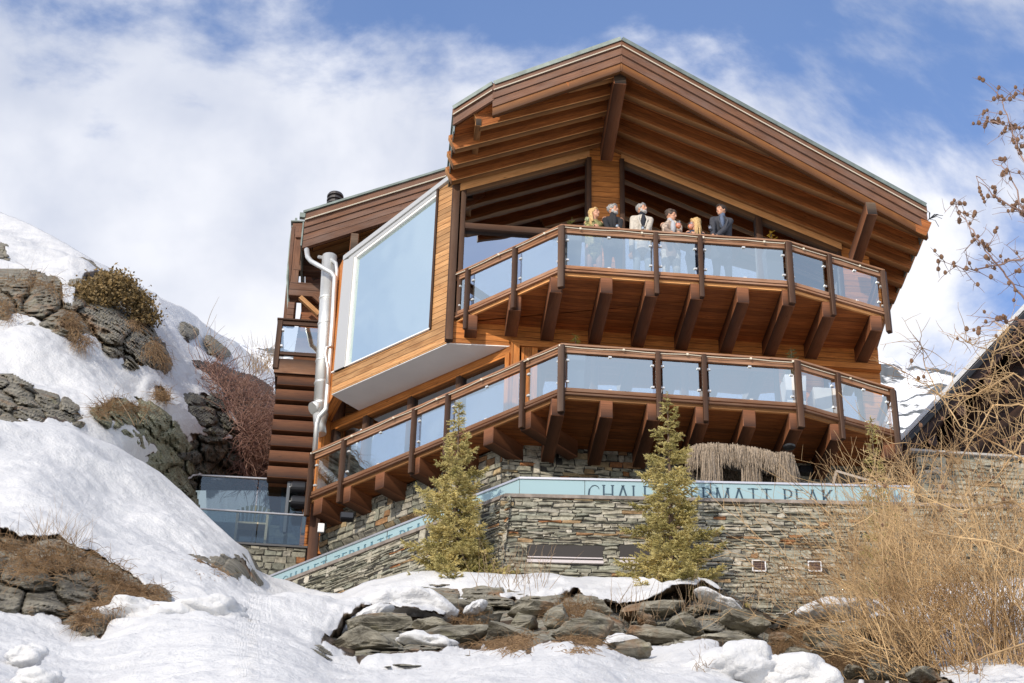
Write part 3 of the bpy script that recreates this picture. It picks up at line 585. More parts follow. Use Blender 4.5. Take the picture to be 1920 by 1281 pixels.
# rafters, each clipped by the verge
def verge_x(Y, right):
    if right:
        if Y > eR[1]-.02: return XE-.03
        t = (Y-pk[1])/(eR[1]-pk[1]); return min(XE-.03, pk[0]+t*(eR[0]-pk[0])-.45)
    if Y < c1[1]: t = (Y-pk[1])/(c1[1]-pk[1]); return pk[0]+t*(c1[0]-pk[0])+.45
    if Y < c2[1]: t = (Y-c1[1])/(c2[1]-c1[1]); return c1[0]+t*(c2[0]-c1[0])+.3
    return XEL+.04
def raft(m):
    o = sub(m.build('rafter', [MW['rafter'], MW['raftshade']], bevel=.008), roof)
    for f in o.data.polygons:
        if abs(f.normal.y) > .8: f.material_index = 1  # upright faces take the darker copy, so undersides look lit from below
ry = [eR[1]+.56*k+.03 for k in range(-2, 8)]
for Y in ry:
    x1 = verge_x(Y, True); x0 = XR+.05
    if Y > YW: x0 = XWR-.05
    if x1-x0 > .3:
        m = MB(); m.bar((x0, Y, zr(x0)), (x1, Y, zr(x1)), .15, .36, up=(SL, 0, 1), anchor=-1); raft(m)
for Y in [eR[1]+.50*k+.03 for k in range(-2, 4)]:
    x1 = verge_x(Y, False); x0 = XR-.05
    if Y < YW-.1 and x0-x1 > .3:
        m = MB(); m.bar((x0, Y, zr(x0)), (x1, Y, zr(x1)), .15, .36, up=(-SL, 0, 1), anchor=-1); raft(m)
# ridge beam and purlin
def xplane(x, y, X): return onN(x, y, (1, 0, 0), (X, 0, 0))
r0 = xplane(1163, 157, XR); r1 = xplane(1137, 302, XR); print('ridge beam', r0, r1)
m = MB(); m.bar(r0, r1, .24, .40, anchor=-1, endmi=1); sub(m.build('ridge_beam', [MW['beam'], MW['endg']], bevel=.01), roof)
pX = 8.72; q0 = xplane(1636, 402, pX); q1 = xplane(1611, 485, pX); print('purlin', q0, q1)
m = MB(); m.bar(q0, q1+V3(0, .3, 0), .20, .34, anchor=-1, endmi=1); sub(m.build('purlin', [MW['beam'], MW['endg']], bevel=.01), roof)
m = MB(); pl = onN(897, 236, (0, 1, 0), (0, c1[1]+.25, 0)); m.bar(pl, pl+V3(0, 1.2, .12), .12, .17, anchor=-1, endmi=1); sub(m.build('purlin', [MW['rafter'], MW['endg']], bevel=.01), roof)
# tangle of cable at the right corner of the roof
m = MB(); ce = V3(eR[0]+.08, eR[1], zr(XE)+.45)
for k in range(9):
    a = random.uniform(0, 2*PI); l = random.uniform(.12, .34); b = ce+V3(math.cos(a)*l*.6+.12, 0, math.sin(a)*l); m.tube([ce, (ce+b)/2+V3(.03, 0, .06), b], .007, 4)
sub(m.build('cable', M_black), roof)
# ---------------- gable wall: posts, header, glazing
hd = lambda x: zr(x)-.15
ZF = ZU-.94                                    # floor of the upper balcony
def planks_wall(lo, hi, Y, th=.12):           # helper: rectangle wall piece facing the viewer
    m = MB(); m.prism([V3(lo[0], Y, lo[1]), V3(hi[0], Y, lo[1]), V3(hi[0], Y, hi[1]), V3(lo[0], Y, hi[1])], (0, th, 0), (1, 0, 0)); return m
def wallpoly(pts, Y, th, mat, name='wall', u=(1, 0, 0)):
    m = MB(); m.prism([V3(x, Y, z) for x, z in pts], (0, th, 0), u); return part(m.build(name, mat))
xa, xb = 3.60, 4.24
wallpoly([(xa, ZF), (xb, ZF), (xb, hd(xb)+.2), (XR, ZRB+.1), (xa, hd(xa)+.2)], YW-.06, .3, MW['clad'], 'centre_pillar')
for x in (xa-.05, xb-.03):
    m = MB(); m.bar((x+.04, YW-.08, ZF), (x+.04, YW-.08, hd(x)), .09, .1, up=(0, 1, 0)); part(m.build('pillar_trim', MW['rail']))
xc = 8.60
wallpoly([(xc, ZF-.3), (XWR, ZF-.3), (XWR, zr(XWR)+.28), (xc, zr(xc)+.28)], YW-.02, .25, MW['clad'])
# header boards under the rafters
for a, b in ((XWL-.1, xa), (xb, xc)):
    m = MB(); za, zb_ = hd(a), hd(b)
    m.hexa([V3(a, YW-.1, za), V3(a, YW+.1, za), V3(a, YW+.1, za+.46), V3(a, YW-.1, za+.46)], [V3(b, YW-.1, zb_), V3(b, YW+.1, zb_), V3(b, YW+.1, zb_+.46), V3(b, YW-.1, zb_+.46)]); part(m.build('header_board', MW['rafter']))
def glazing(x0, x1, z0, Y, mull=(), trans=None, mat=G_win, top=hd):
    w_ = MB(); f = .07
    w_.bar((x0+f/2, Y, z0), (x0+f/2, Y, top(x0)), f, .08, up=(0, 1, 0)); w_.bar((x1-f/2, Y, z0), (x1-f/2, Y, top(x1)), f, .08, up=(0, 1, 0))
    w_.bar((x0, Y, z0+.03), (x1, Y, z0+.03), .08, .06)
    for mx_ in mull: w_.bar((mx_, Y-.02, z0), (mx_, Y-.02, top(mx_)), .13, .12, up=(0, 1, 0))
    if trans: w_.bar((x0, Y-.02, trans), (x1, Y-.02, trans), .1, .13)
    fr = part(w_.build('window', MW['rail']))
    g = MB(); g.poly([V3(x0, Y+.03, z0), V3(x1, Y+.03, z0), V3(x1, Y+.03, top(x1)), V3(x0, Y+.03, top(x0))], (1, 0, 0)); sub(g.build('pane', mat), fr)
    return fr
glazing(XWL+.08, xa, ZF, YW, trans=22.86)
glazing(xb, xc, ZF, YW, mull=(6.98,))
# corner post at the left end of the gable wall
m = MB(); m.bar((XWL-.03, YW-.05, 20.19), (XWL-.03, YW-.05, zr(XWL)+.3), .14, .12, up=(0, 1, 0)); m.bar((XWL+.12, YW-.03, ZF-.1), (XWL+.12, YW-.03, zr(XWL)+.2), .1, .1, up=(0, 1, 0)); part(m.build('corner_post', MW['rail'], bevel=.008))
# dark rooms behind the glass
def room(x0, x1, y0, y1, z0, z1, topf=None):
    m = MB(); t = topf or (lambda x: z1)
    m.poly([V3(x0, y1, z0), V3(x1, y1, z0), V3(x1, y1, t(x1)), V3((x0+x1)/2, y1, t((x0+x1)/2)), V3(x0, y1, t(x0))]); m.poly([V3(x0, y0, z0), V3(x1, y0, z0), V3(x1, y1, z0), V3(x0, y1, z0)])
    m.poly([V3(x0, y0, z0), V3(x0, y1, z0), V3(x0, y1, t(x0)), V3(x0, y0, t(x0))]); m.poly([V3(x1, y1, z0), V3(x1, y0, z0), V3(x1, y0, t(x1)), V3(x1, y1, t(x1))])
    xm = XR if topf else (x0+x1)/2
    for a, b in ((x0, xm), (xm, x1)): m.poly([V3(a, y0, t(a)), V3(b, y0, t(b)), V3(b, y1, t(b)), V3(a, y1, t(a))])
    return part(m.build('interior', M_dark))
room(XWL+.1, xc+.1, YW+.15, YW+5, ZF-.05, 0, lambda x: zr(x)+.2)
# ---------------- band of cladding between the two balconies and lower front wall
ZS2 = ZL-1.07                                  # underside of the lower balcony
zb1 = 20.19
wallpoly([(XWL+.0, zb1), (XWR, zb1), (XWR, ZF-.02), (XWL+.0, ZF-.02)], YW-.01, .3, MW['clad'])
XI = 2.13
m = MB(); m.bar((XI+.08, YW-.06, ZL-1.0), (XI+.08, YW-.06, zb1), .16, .14, up=(0, 1, 0)); m.bar((XI+.35, YW-.03, ZL-1.0), (XI+.35, YW-.03, zb1), .3, .1, up=(0, 1, 0)); part(m.build('corner_post', MW['clad']))
m = MB(); m.bar((XI, YW-.05, zb1+.03), (XWR, YW-.05, zb1+.03), .14, .14); part(m.build('header_board', MW['clad']))
glazing(XI+.5, 7.2, ZL-1.0, YW+.03, mull=(3.7, 5.4), top=lambda x: zb1-.02)
wallpoly([(7.2, ZL-1.0), (XWR, ZL-1.0), (XWR, zb1), (7.2, zb1)], YW+.0, .25, MW['clad'])
glazing(8.05, 8.75, ZL-1.0, YW-.04, top=lambda x: zb1-.25)
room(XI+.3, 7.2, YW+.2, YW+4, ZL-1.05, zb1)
m = MB(); m.prism([V3(XWR, YW+.3, 14), V3(XWR, YB-1, 14), V3(XWR, YB-1, zr(XWR)+.3), V3(XWR, YW+.3, zr(XWR)+.3)], (-.25, 0, 0), (0, 1, 0)); part(m.build('wall', MW['clad']))
# ---------------- the slanted bay with the big window
D45 = V3(-1, 1, 0)/2**.5; N45 = V3(-1, -1, 0)/2**.5
K = V3(.95, 29.15, 0)
def bp(x, y, off=0): return onN(x, y, (1, 1, 0), K+N45*off)
zb0, zw0 = zb1, 20.66
kT = bp(843, 332); lT = bp(640, 490)
def bay(s, z, off=0): p = K+D45*s+N45*off; return V3(p[0], p[1], z)
SB = 3.05; s_r, s_l = .46, 2.86
zt = lambda s: kT[2]-.05+(lT[2]-kT[2]+.05)*(s/2.86)
print('bay tops', kT, lT, 'left end', bp(622, 738))
m = MB()
def bpoly(m, sz, th=.1, off=0, u=None, mi=0): m.prism([bay(s_, z_, off) for s_, z_ in sz], -N45*th, u if u is not None else D45, mi)
bpoly(m, [(0, zb0), (s_r, zb0), (s_r, zt(s_r)), (0, zt(0)-.02)]); bpoly(m, [(s_r, zb0), (SB, zb0), (SB, zw0), (s_r, zw0)])
bayo = part(m.build('bay', MW['bay']))
m = MB(); m.bar(bay(-.02, zb0-.01, .03), bay(-.02, zt(0), .03), .1, .06, up=D45); m.bar(bay(s_r, zw0, .015), bay(s_r, zt(s_r), .015), .035, .05, up=D45); sub(m.build('corner_board', MW['rail']), bayo)
m = MB(); bpoly(m, [(-.03, zt(0)-.02), (s_l+.14, zt(s_l+.14)-.02), (s_l+.14, zt(s_l+.14)+.1), (-.03, zt(0)+.1)], .9, .06)
bpoly(m, [(s_r, zt(s_r)-.12), (s_l, zt(s_l)-.12), (s_l, zt(s_l)-.021), (s_r, zt(s_r)-.021)], .12, .03)
bpoly(m, [(s_l-.16, zw0), (s_l+.13, zw0), (s_l+.13, zt(s_l+.13)-.022), (s_l-.16, zt(s_l-.16)-.122)], .85, .05)
sub(m.build('window_frame', M_alu, bevel=.006), bayo)
m = MB(); bpoly(m, [(s_l-.22, zw0), (s_l-.161, zw0), (s_l-.161, zt(s_l-.2)-.13), (s_l-.22, zt(s_l-.22)-.13)], .06, .02); bpoly(m, [(s_r, zt(s_r)-.17), (s_l-.2, zt(s_l-.2)-.17), (s_l-.2, zt(s_l-.2)-.121), (s_r, zt(s_r)-.121)], .05, .02)
bpoly(m, [(s_r, zw0), (SB+.02, zw0), (SB+.02, zw0+.025), (s_r, zw0+.025)], .1, .04); sub(m.build('window_seal', M_white), bayo)
m = MB(); m.poly([bay(s_l-.2, zw0, -.03), bay(s_r, zw0, -.03), bay(s_r, zt(s_r)-.12, -.03), bay(s_l-.2, zt(s_l-.2)-.12, -.03)], -D45); sub(m.build('pane', G_bay), bayo)
m = MB(); q = [bay(.0, zb0+.012, -.012), bay(SB, zb0+.012, -.012), bay(SB, zb0+.012, -1.2), V3(XI, YW-.02, zb0+.012)]
m.prism([p-V3(0, 0, .03) for p in q], (0, 0, .02), D45); sub(m.build('bay_soffit', M_white), bayo)
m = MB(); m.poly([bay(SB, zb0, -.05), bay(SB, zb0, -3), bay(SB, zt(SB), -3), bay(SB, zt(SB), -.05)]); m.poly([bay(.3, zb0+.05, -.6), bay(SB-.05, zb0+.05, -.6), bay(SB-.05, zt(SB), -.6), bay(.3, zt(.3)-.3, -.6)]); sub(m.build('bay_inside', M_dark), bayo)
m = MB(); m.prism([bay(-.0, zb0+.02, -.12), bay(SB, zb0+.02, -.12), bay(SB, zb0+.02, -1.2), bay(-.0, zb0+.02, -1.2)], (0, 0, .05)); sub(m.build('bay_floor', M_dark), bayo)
# lower storey along the 45 degree side
LO = V3(XI, YW, 0)
def low45(s, z, off=0): p = LO+D45*s+N45*off; return V3(p[0], p[1], z)
SLn = 4.75
m = MB(); m.prism([low45(-.05, zb0-.22, .05), low45(SLn, zb0-.22, .05), low45(SLn, zb0-.02, .05), low45(-.05, zb0-.02, .05)], -N45*.15, D45)
m.bar(low45(-.0, ZL-1, .04), low45(0, zb0-.2, .04), .12, .1, up=D45); m.bar(low45(SLn-.06, ZL-1.3, .12), low45(SLn-.06, zb0-.02, .12), .35, .10, up=D45); hb = part(m.build('header_board', MW['clad']))
m = MB(); m.bar(low45(0, ZL-1.0, .0), low45(SLn, ZL-1.0, .0), .1, .08); wf = part(m.build('window', MW['rail']))
for s_ in (.0, 1.25, 2.5, 3.7, SLn-.15): m = MB(); m.bar(low45(s_, ZL-1.05, .0), low45(s_, zb0-.2, .0), .1, .12, up=D45); sub(m.build('mullion', MW['rail']), wf)
m = MB(); m.poly([low45(SLn, ZL-1.05, -.04), low45(0, ZL-1.05, -.04), low45(0, zb0-.2, -.04), low45(SLn, zb0-.2, -.04)], D45); sub(m.build('pane', glassmat('lower_window_glass', .5, (.5, .5, .5), (.75, .85, .95))), wf)
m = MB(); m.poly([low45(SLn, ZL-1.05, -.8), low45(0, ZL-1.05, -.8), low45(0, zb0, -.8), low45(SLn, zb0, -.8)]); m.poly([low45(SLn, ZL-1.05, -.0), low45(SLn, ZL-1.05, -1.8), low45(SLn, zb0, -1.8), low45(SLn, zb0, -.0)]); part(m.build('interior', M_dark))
# side wall behind the pipes
m = MB(); eL = low45(SLn, 0, 0); m.prism([V3(eL[0]+.05, eL[1]+.05, 15), V3(eL[0]+.05, eL[1]+4, 15), V3(eL[0]+.05, eL[1]+4, 23.6), V3(eL[0]+.05, eL[1]+.05, 23.6)], (.2, 0, 0), (0, 0, 1)); part(m.build('wall', MW['dark']))
m = MB(); bL = bay(SB, 0, -.06); m.prism([V3(bL[0], bL[1], zb0), V3(bL[0]-.25, bL[1]+1.0, zb0), V3(bL[0]-.25, bL[1]+1.0, 23.6), V3(bL[0], bL[1], 23.6)], (.2, .1, 0), (0, 0, 1)); part(m.build('wall', MW['clad']))
# ---------------- balconies
def balcony(zt, P0, A, B, C, Cb, posts, beams, wallpts, P0cut=None):
    root = empty('balcony', None, None, parent=chalet, loc=(0, 0, 0))
    line = [P0, A, B, C, Cb]
    def S_(m, name, mat, **k): return sub(m.build(name, mat, **k), root)
    m = MB(); m.sweep(line, [(-.07, zt-.035), (.08, zt-.035), (.08, zt), (-.07, zt)]); m.sweep(line, [(-.03, zt-.15), (.025, zt-.15), (.025, zt-.036), (-.03, zt-.036)]); S_(m, 'handrail', MW['rail'])
    # light rope along the rail
    lp = []
    for i in range(3):
        a, b = line[i], line[i+1]; n = int(np.linalg.norm(b-a)/.35)
        for k in range(n+1): lp.append(V3(*(a+(b-a)*k/n), zt-.055-.02*math.sin(PI*(k % 3)/3)))
    lo = []
    for p in lp: lo.append(p+V3(-.06, -.07, 0))
    m = MB(); m.tube(lo, .009, 5)
    for p in lo[::3]: m.box(p-V3(.018, .02, .018), p+V3(.018, .012, .018))
    S_(m, 'light_rope', M_rope)
    m = MB(); m.sweep(line, [(-.045, zt-.945), (.03, zt-.945), (.03, zt-.875), (-.045, zt-.875)]); m.sweep(line, [(-.05, zt-1.02), (.055, zt-1.02), (.055, zt-.985), (-.05, zt-.985)]); S_(m, 'bottom_rail', MW['rail'])
    m = MB(); m.sweep(line, [(-.06, zt-1.075), (-.015, zt-1.075), (-.015, zt-.94), (-.06, zt-.94)]); S_(m, 'edge_board', MW['rafter'])
    poly = [(P[0]+.0, P[1]) for P in line]; inn = [V3(*p, zt-1.07) for p in wallpts]
    off = [V3(p[0], p[1]+.05, zt-1.07) for p in line]
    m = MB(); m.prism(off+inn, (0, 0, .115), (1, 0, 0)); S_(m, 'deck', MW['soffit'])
    # posts
    pp = {}
    segs = [(P0, A), (A, B), (B, C), (C, Cb)]
    nm = lambda a, b: V3((b-a)[1], -(b-a)[0])/np.linalg.norm(b-a)
    for si, lst in enumerate(posts):
        a, b = segs[si]
        for px in lst:
            if px == 'a': p = a
            elif px == 'b': p = b
            else: p = onseg(a, b, zt, px)
            pp.setdefault(si, []).append(p)
    def post(p, n, w_=.085, down=1.40):
        m = MB(); c = V3(*(p+n*.06), 0); m.bar(c+V3(0, 0, zt-down), c+V3(0, 0, zt-.036), w_, .09, up=(n[0], n[1], 0)); S_(m, 'post', MW['rail'], bevel=.008)
    done = []
    for si, lst in pp.items():
        a, b = segs[si]; n = nm(a, b)
        for p in lst:
            corner = min(np.linalg.norm(p-q) for q in (A, B, C)) < .05
            if any(np.linalg.norm(p-q) < .05 for q in done): continue
            done.append(p)
            if corner:
                k = [i for i, q in enumerate((A, B, C)) if np.linalg.norm(p-q) < .05][0]
                n = nm(*segs[k])+nm(*segs[k+1]); n = n/np.linalg.norm(n)
            post(p, n, .12 if corner else .085)
    for si in range(4):
        a, b = segs[si]; n = nm(a, b); n3 = V3(n[0], n[1], 0); L = np.linalg.norm(b-a); d = (b-a)/L
        ts = sorted(set([0.0, L]+[round(float((p-a)@d), 3) for p in pp.get(si, [])])); ts = [t for i, t in enumerate(ts) if i == 0 or t-ts[i-1] > .15]
        for t0, t1 in zip(ts[:-1], ts[1:]):
            if t1-t0 < .3: continue
            x0, x1 = t0+.09, t1-.09; g = MB(); q = lambda t, z, o=0: V3(*(a+d*t+n*o), z)
            g.poly([q(x0, zt-.865), q(x1, zt-.865), q(x1, zt-.185), q(x0, zt-.185)], V3(*d, 0)); S_(g, 'glass_pane', G_bal)
            e = MB()
            for t, z in [(x0, zt-.30), (x0, zt-.74), (x1, zt-.30), (x1, zt-.74)]+([((x0+x1)/2, zt-.185), ((x0+x1)/2, zt-.865)] if x1-x0 > 1.0 else []):
                cl = MB(); c = q(t, z); cl.bar(c-V3(*d, 0)*.03, c+V3(*d, 0)*.03, .045, .038); S_(cl, 'glass_clip', M_clip, bevel=.004)
    for bi, (p, dr, ln) in enumerate(beams):
        m = MB(); p = V3(*p, .0035*(bi % 2)+(.004 if abs(dr[0]) > .1 else 0)); dr = V3(*dr, 0)/np.linalg.norm(dr); m.bar(p+V3(0, 0, zt-1.41)-dr*.0, p+dr*ln+V3(0, 0, zt-1.41), .23, .345, anchor=-1); S_(m, 'beam', MW['beam'], bevel=.012)
    return root
A = onZ(1055, 425, ZU)[:2]; B = onZ(1475, 455, ZU)[:2]; C = onZ(1650, 508, ZU)[:2]; B = V3(B[0], A[1])
P0 = onZ(857, 516, ZU)[:2]
def bms(seg, z, pxs, dr, ln): return [(onseg(*seg, z, px), dr, ln) for px in pxs]
zbm = ZU-1.41+.17
bU = bms((P0, A), zbm, [884, 966], (0, 1), .9)+bms((P0, A), zbm, [1043], (0, 1), 1.7)+bms((A, B), zbm, [1137, 1221, 1306, 1393, 1478], (0, 1), YW-A[1])+bms((B, C), zbm, [1553, 1643], (0, 1), 1.5)
upper = balcony(ZU, P0, A, B, C, V3(C[0]+.1, YW), [[882, 970, 'b'], [1228, 1311, 'b'], [1550, 'b'], []], bU, [(XWL+.1, YW)])
A2 = onZ(1055, 648, ZL)[:2]; B2 = onZ(1490, 680, ZL)[:2]; B2 = V3(B2[0], A2[1]); C2 = onZ(1668, 730, ZL)[:2]; Q0 = onZ(590, 850, ZL)[:2]
print('lower', A2, B2, C2, Q0)
zbm = ZL-1.41+.17
bLw = bms((Q0, A2), zbm, [595, 648, 711, 777, 845, 915, 985], (1, 1), 1.35)+[(A2+V3(-.07, .05), (0, 1), 1.75)]+bms((A2, B2), zbm, [1137, 1225, 1316, 1405, 1492], (0, 1), YW-A2[1])+bms((B2, C2), zbm, [1568], (0, 1), 1.5)+[(C2+V3(-.1, .05), (0, 1), 1.2)]
lower = balcony(ZL, Q0, A2, B2, C2, V3(C2[0]+.1, YW), [['a', 650, 782, 845, 985, 'b'], [1232, 1318, 'b'], [1566, 'b'], []], bLw, [(XWR-.2, YW), (XI-.05, YW), tuple(low45(SLn, 0)[:2]), tuple(Q0+V3(1.2, 1.1))])
for r in (upper, lower): r['_'] = 0; del r['_']
# left end of the lower balcony: a post running down
m = MB(); m.bar(V3(*Q0, ZL-2.6)+V3(.12, .25, 0), V3(*Q0, ZL-1.0)+V3(.12, .25, 0), .2, .2, up=(0, 1, 0)); part(m.build('corner_post', MW['dark'], bevel=.01))
# ---------------- low roof over the left wing
YLr = 32.35
g = lambda x, y: onY(x, y, YLr)
t1, t0 = g(836, 322), g(573, 403); b0 = g(576, 466)
sl2 = (t1[2]-t0[2])/(t1[0]-t0[0]); t1 = t1+V3(.9, 0, .9*sl2); hgt = t0[2]-b0[2]; print('low roof', t0, t1, b0, sl2)
m = MB(); Lz = lambda x, dz: t0[2]+(x-t0[0])*sl2+dz
x0, x1 = t0[0], t1[0]
m.prism([V3(x0, YLr+.05, Lz(x0, -.22)), V3(x1, YLr+.05, Lz(x1, -.22)), V3(x1, YLr+.05, Lz(x1, 0)), V3(x0, YLr+.05, Lz(x0, 0))], (0, 5, 0), (1, 0, 0)); lroof = part(m.build('side_roof', [MW['soffit']]))
m = MB()
for k, (a, b, o) in enumerate([(0, .20, .06), (.20, .37, .04), (.37, .52, .02), (.52, hgt, .0)]):
    m.hexa([V3(x0, YLr-o-.0, Lz(x0, -b)), V3(x0, YLr-o+.1, Lz(x0, -b)), V3(x0, YLr-o+.1, Lz(x0, -a-.003)), V3(x0, YLr-o, Lz(x0, -a-.003))][::1], [V3(x1, YLr-o, Lz(x1, -b)), V3(x1, YLr-o+.1, Lz(x1, -b)), V3(x1, YLr-o+.1, Lz(x1, -a-.003)), V3(x1, YLr-o, Lz(x1, -a-.003))])
sub(m.build('fascia_boards', MW['fascia']), lroof)
m = MB(); m.bar(V3(x0-.04, YLr, Lz(x0, .02)), V3(x1, YLr, Lz(x1, .02)), .2, .05); m.bar(V3(x0-.06, YLr-.03, Lz(x0, -.12)), V3(x0-.06, YLr-.03, Lz(x0, .0)), .12, .1, up=(0, 1, 0)); m.bar(V3(x0-.03, YLr, Lz(x0, -.5)), V3(x0-.03, YLr+5, Lz(x0, -.5)), .03, .62); sub(m.build('metal_edge', M_copper), lroof)
m = MB(); m.tube([V3(x0, YLr-.09, Lz(x0, -.19)), V3(x1, YLr-.09, Lz(x1, -.19))], .014, 5); sub(m.build('light_rope', M_rope), lroof)
for k in range(1, 4):
    m = MB(); y = YLr+.55*k; m.bar((x0+.2, y, Lz(x0+.2, -.62)), (x1, y, Lz(x1, -.62)), .16, .3, up=(-sl2, 0, 1), anchor=-1); sub(m.build('rafter', MW['rafter']), lroof)
m = MB(); e = onY(664, 455, YLr-.05); m.bar(e, e+V3(0, 1.6, -.0), .17, .5, endmi=1); m.bar(e+V3(-.35, .6, -.75), e+V3(.5, .6, -.55), .2, .25); sub(m.build('purlin', [MW['beam'], MW['endg']], bevel=.01), lroof)
m = MB(); m.prism([V3(x0+.45, YLr+1.6, 18), V3(x1, YLr+1.6, 18), V3(x1, YLr+1.6, Lz(x1, -.3)), V3(x0+.45, YLr+1.6, Lz(x0+.45, -.3))], (0, .2, 0), (1, 0, 0)); part(m.build('wall', MW['clad']))
# chimney with ribbed cowl
m = MB(); c = onY(628, 379, 34.2)
m.lathe(c-V3(0, 0, .5), [(.13, 0), (.13, .38), (.19, .4), (.19, .44), (.15, .46), (.15, .5), (.19, .51), (.19, .55), (.15, .57), (.15, .61), (.19, .62), (.19, .66), (.17, .70), (.0, .72)], 20); part(m.build('chimney', plain('dark_cowl', (.06, .055, .055), .5, .5)))
# pipes: stainless flue, two gutters
def P_(x, y, Y): return onY(x, y, Y)
YF = 32.1
m = MB(); top, bot = P_(617, 492, YF), P_(601, 780, YF); bot = V3(top[0], top[1], bot[2]) if False else bot
R = .155
m.tube([top+V3(0, 0, .15), bot], R, 24)
for t in (.25, .42, .66, .80, .93): p = top+(bot-top)*t; dd = (bot-top)/np.linalg.norm(bot-top); m.tube([p-dd*.03, p-dd*.012, p+dd*.012, p+dd*.03], [R, R+.012, R+.012, R], 24, caps=False)
q = P_(586, 766, YF-.1); pm = bot+(top-bot)*.06; m.tube([pm, (pm+q)/2, q], .13, 20); m.tube([bot, bot+V3(0, 0, -.2), bot+V3(.04, 0, -.42)], [R, .12, .11], 20)
part(m.build('flue_pipe', M_metal, smooth=False))
bpy.context.view_layer.update()
def autosmooth(o, ang=.7):
    for f in o.data.polygons: f.use_smooth = len(f.vertices) == 4
autosmooth(chalet_parts[-1])
def pipe(ps, r, name='gutter_pipe', mat=None):
    m = MB(); m.tube([P_(*p) for p in ps], r, 12); o = part(m.build(name, mat or M_metal)); autosmooth(o); return o
pipe([(575, 468, 32.2), (577, 482, 32.1), (583, 490, 31.9), (622, 512, 31.75), (628, 520, 31.7), (624, 600, 31.7), (618, 680, 31.7), (613, 745, 31.7), (611, 768, 31.7), (598, 782, 31.75), (594, 795, 31.8), (590, 850, 31.9)], .052)
pipe([(598, 482, 32.3), (620, 486, 32.0), (630, 494, 31.85), (632, 510, 31.8), (628, 560, 31.8), (626, 600, 31.8)], .04)
pipe([(623, 650, 31.65), (612, 652, 31.65), (610, 665, 31.65), (615, 690, 31.65), (615, 720, 31.65)], .033)
# ---------------- far left: eave brackets, small balcony, stacked log cladding
YT = 33.6
def tw(x, y): return onY(x, y, YT)
l0 = tw(521, 700); l1 = tw(522, 895); rr = tw(592, 760)
XT0, XT1 = l0[0], rr[0]+.4
nl = 7; ztop = tw(521, 697)[2]; zbot = tw(522, 900)[2]; hh = (ztop-zbot)/nl; print('tower', XT0, XT1, ztop, zbot)
for k in range(nl):
    z = ztop-hh*k; m = MB()
    a = [V3(XT0, YT+.19, z-hh*.98), V3(XT0, YT-.03, z-hh*.88), V3(XT0, YT+.02, z-hh*.10), V3(XT0, YT+.19, z-hh*.04)]
    m.hexa(a, [p+V3(XT1-XT0, 0, 0) for p in a], u=(1, 0, 0)); part(m.build('log_cladding', MW['dark'], bevel=.01))
m = MB(); m.prism([V3(XT0+.03, YT+.2, zbot+.05), V3(XT1, YT+.2, zbot+.05), V3(XT1, YT+.2, 24.4), V3(XT0+.38, YT+.2, 24.4), V3(XT0+.25, YT+.2, ztop), V3(XT0+.03, YT+.2, ztop)], (0, 2.5, 0), (1, 0, 0)); part(m.build('wall', MW['dark']))
bt = tw(523, 601); bz = bt[2]; XB0 = bt[0]
m = MB(); m.box((XB0-.03, YT-.12, bz-.04), (XT1, YT+.0, bz)); m.box((XB0, YT-.08, bz-.14), (XT1, YT-.03, bz-.041)); m.box((XB0-.03, YT+.001, bz-.04), (XB0+.09, YT+1.4, bz))
m.box((XB0-.02, YT-.10, bz-1.25), (XB0+.09, YT-.005, bz-.042)); m.box((XB0+.09, YT-.08, bz-.90), (XT1, YT-.02, bz-.82)); m.box((XB0+.01, YT-.06, ztop-.06), (XT1, YT-.0, ztop+.30)); m.box((XB0+.05, YT+.05, ztop-.1), (XT1, YT+.18, ztop+.25)); m.box((XB0+.02, YT-.03, ztop+.02), (XB0+.07, YT+1.4, ztop+.32))
sb = part(m.build('side_balcony', MW['rail'], bevel=.006))
m = MB(); m.poly([V3(XB0+.1, YT-.05, bz-.80), V3(XT1, YT-.05, bz-.80), V3(XT1, YT-.05, bz-.17), V3(XB0+.1, YT-.05, bz-.17)]); sub(m.build('glass_pane', G_bal), sb)
for z in (bz-.28, bz-.68):
    m = MB(); m.box((XB0+.08, YT-.09, z-.02), (XB0+.14, YT-.02, z+.025)); sub(m.build('glass_clip', M_clip), sb)
# eave block at far left
e0 = tw(549, 430); e1 = tw(541, 560); zt2 = e0[2]
m = MB()
m.bar((e0[0], YT, zt2), (e0[0]+1.2, YT, zt2+.12), .25, .16); m.bar((e0[0]+.08, YT-.05, zt2-.25), (e0[0]+1.2, YT-.05, zt2-.15), .2, .14); m.bar((e0[0]+.1, YT+.1, zt2-.85), (e0[0]+1.2, YT+.1, zt2-.85), .25, .5)
m.bar((e1[0]+.05, YT+.2, bz), (e0[0]+.1, YT-.05, zt2), .25, .16, up=(0, 1, 0)); m.bar((e1[0], YT, bz+.75), (e1[0]+1.3, YT, bz+.75), .3, .35); m.bar((e1[0], YT+.1, bz+.22), (e1[0]+.15, YT+.1, bz+.22), .3, .5)
m.bar((e1[0]+.55, YT-.1, bz+.62), (e1[0]+1.1, YT-.1, bz+.1), .12, .12)
eb = part(m.build('eave_bracket', MW['fascia'], bevel=.01))
m = MB(); m.tube([tw(541, 588), tw(539, 520), tw(545, 450), tw(549, 424)], .03, 6); m.bar(e0+V3(-.05, 0, .12), e0+V3(.5, 0, .16), .3, .03); m.bar(e0+V3(.05, 0, .1), e0+V3(.05, 0, .3), .05, .05, up=(0, 1, 0)); sub(m.build('metal_edge', M_copper), eb)
m = MB(); m.bar(tw(563, 568)+V3(0, -.2, 0), tw(598, 600)+V3(0, -.2, 0), .1, .1); sub(m.build('brace', MW['bay']), eb)
for o in chalet_parts: o.parent = chalet
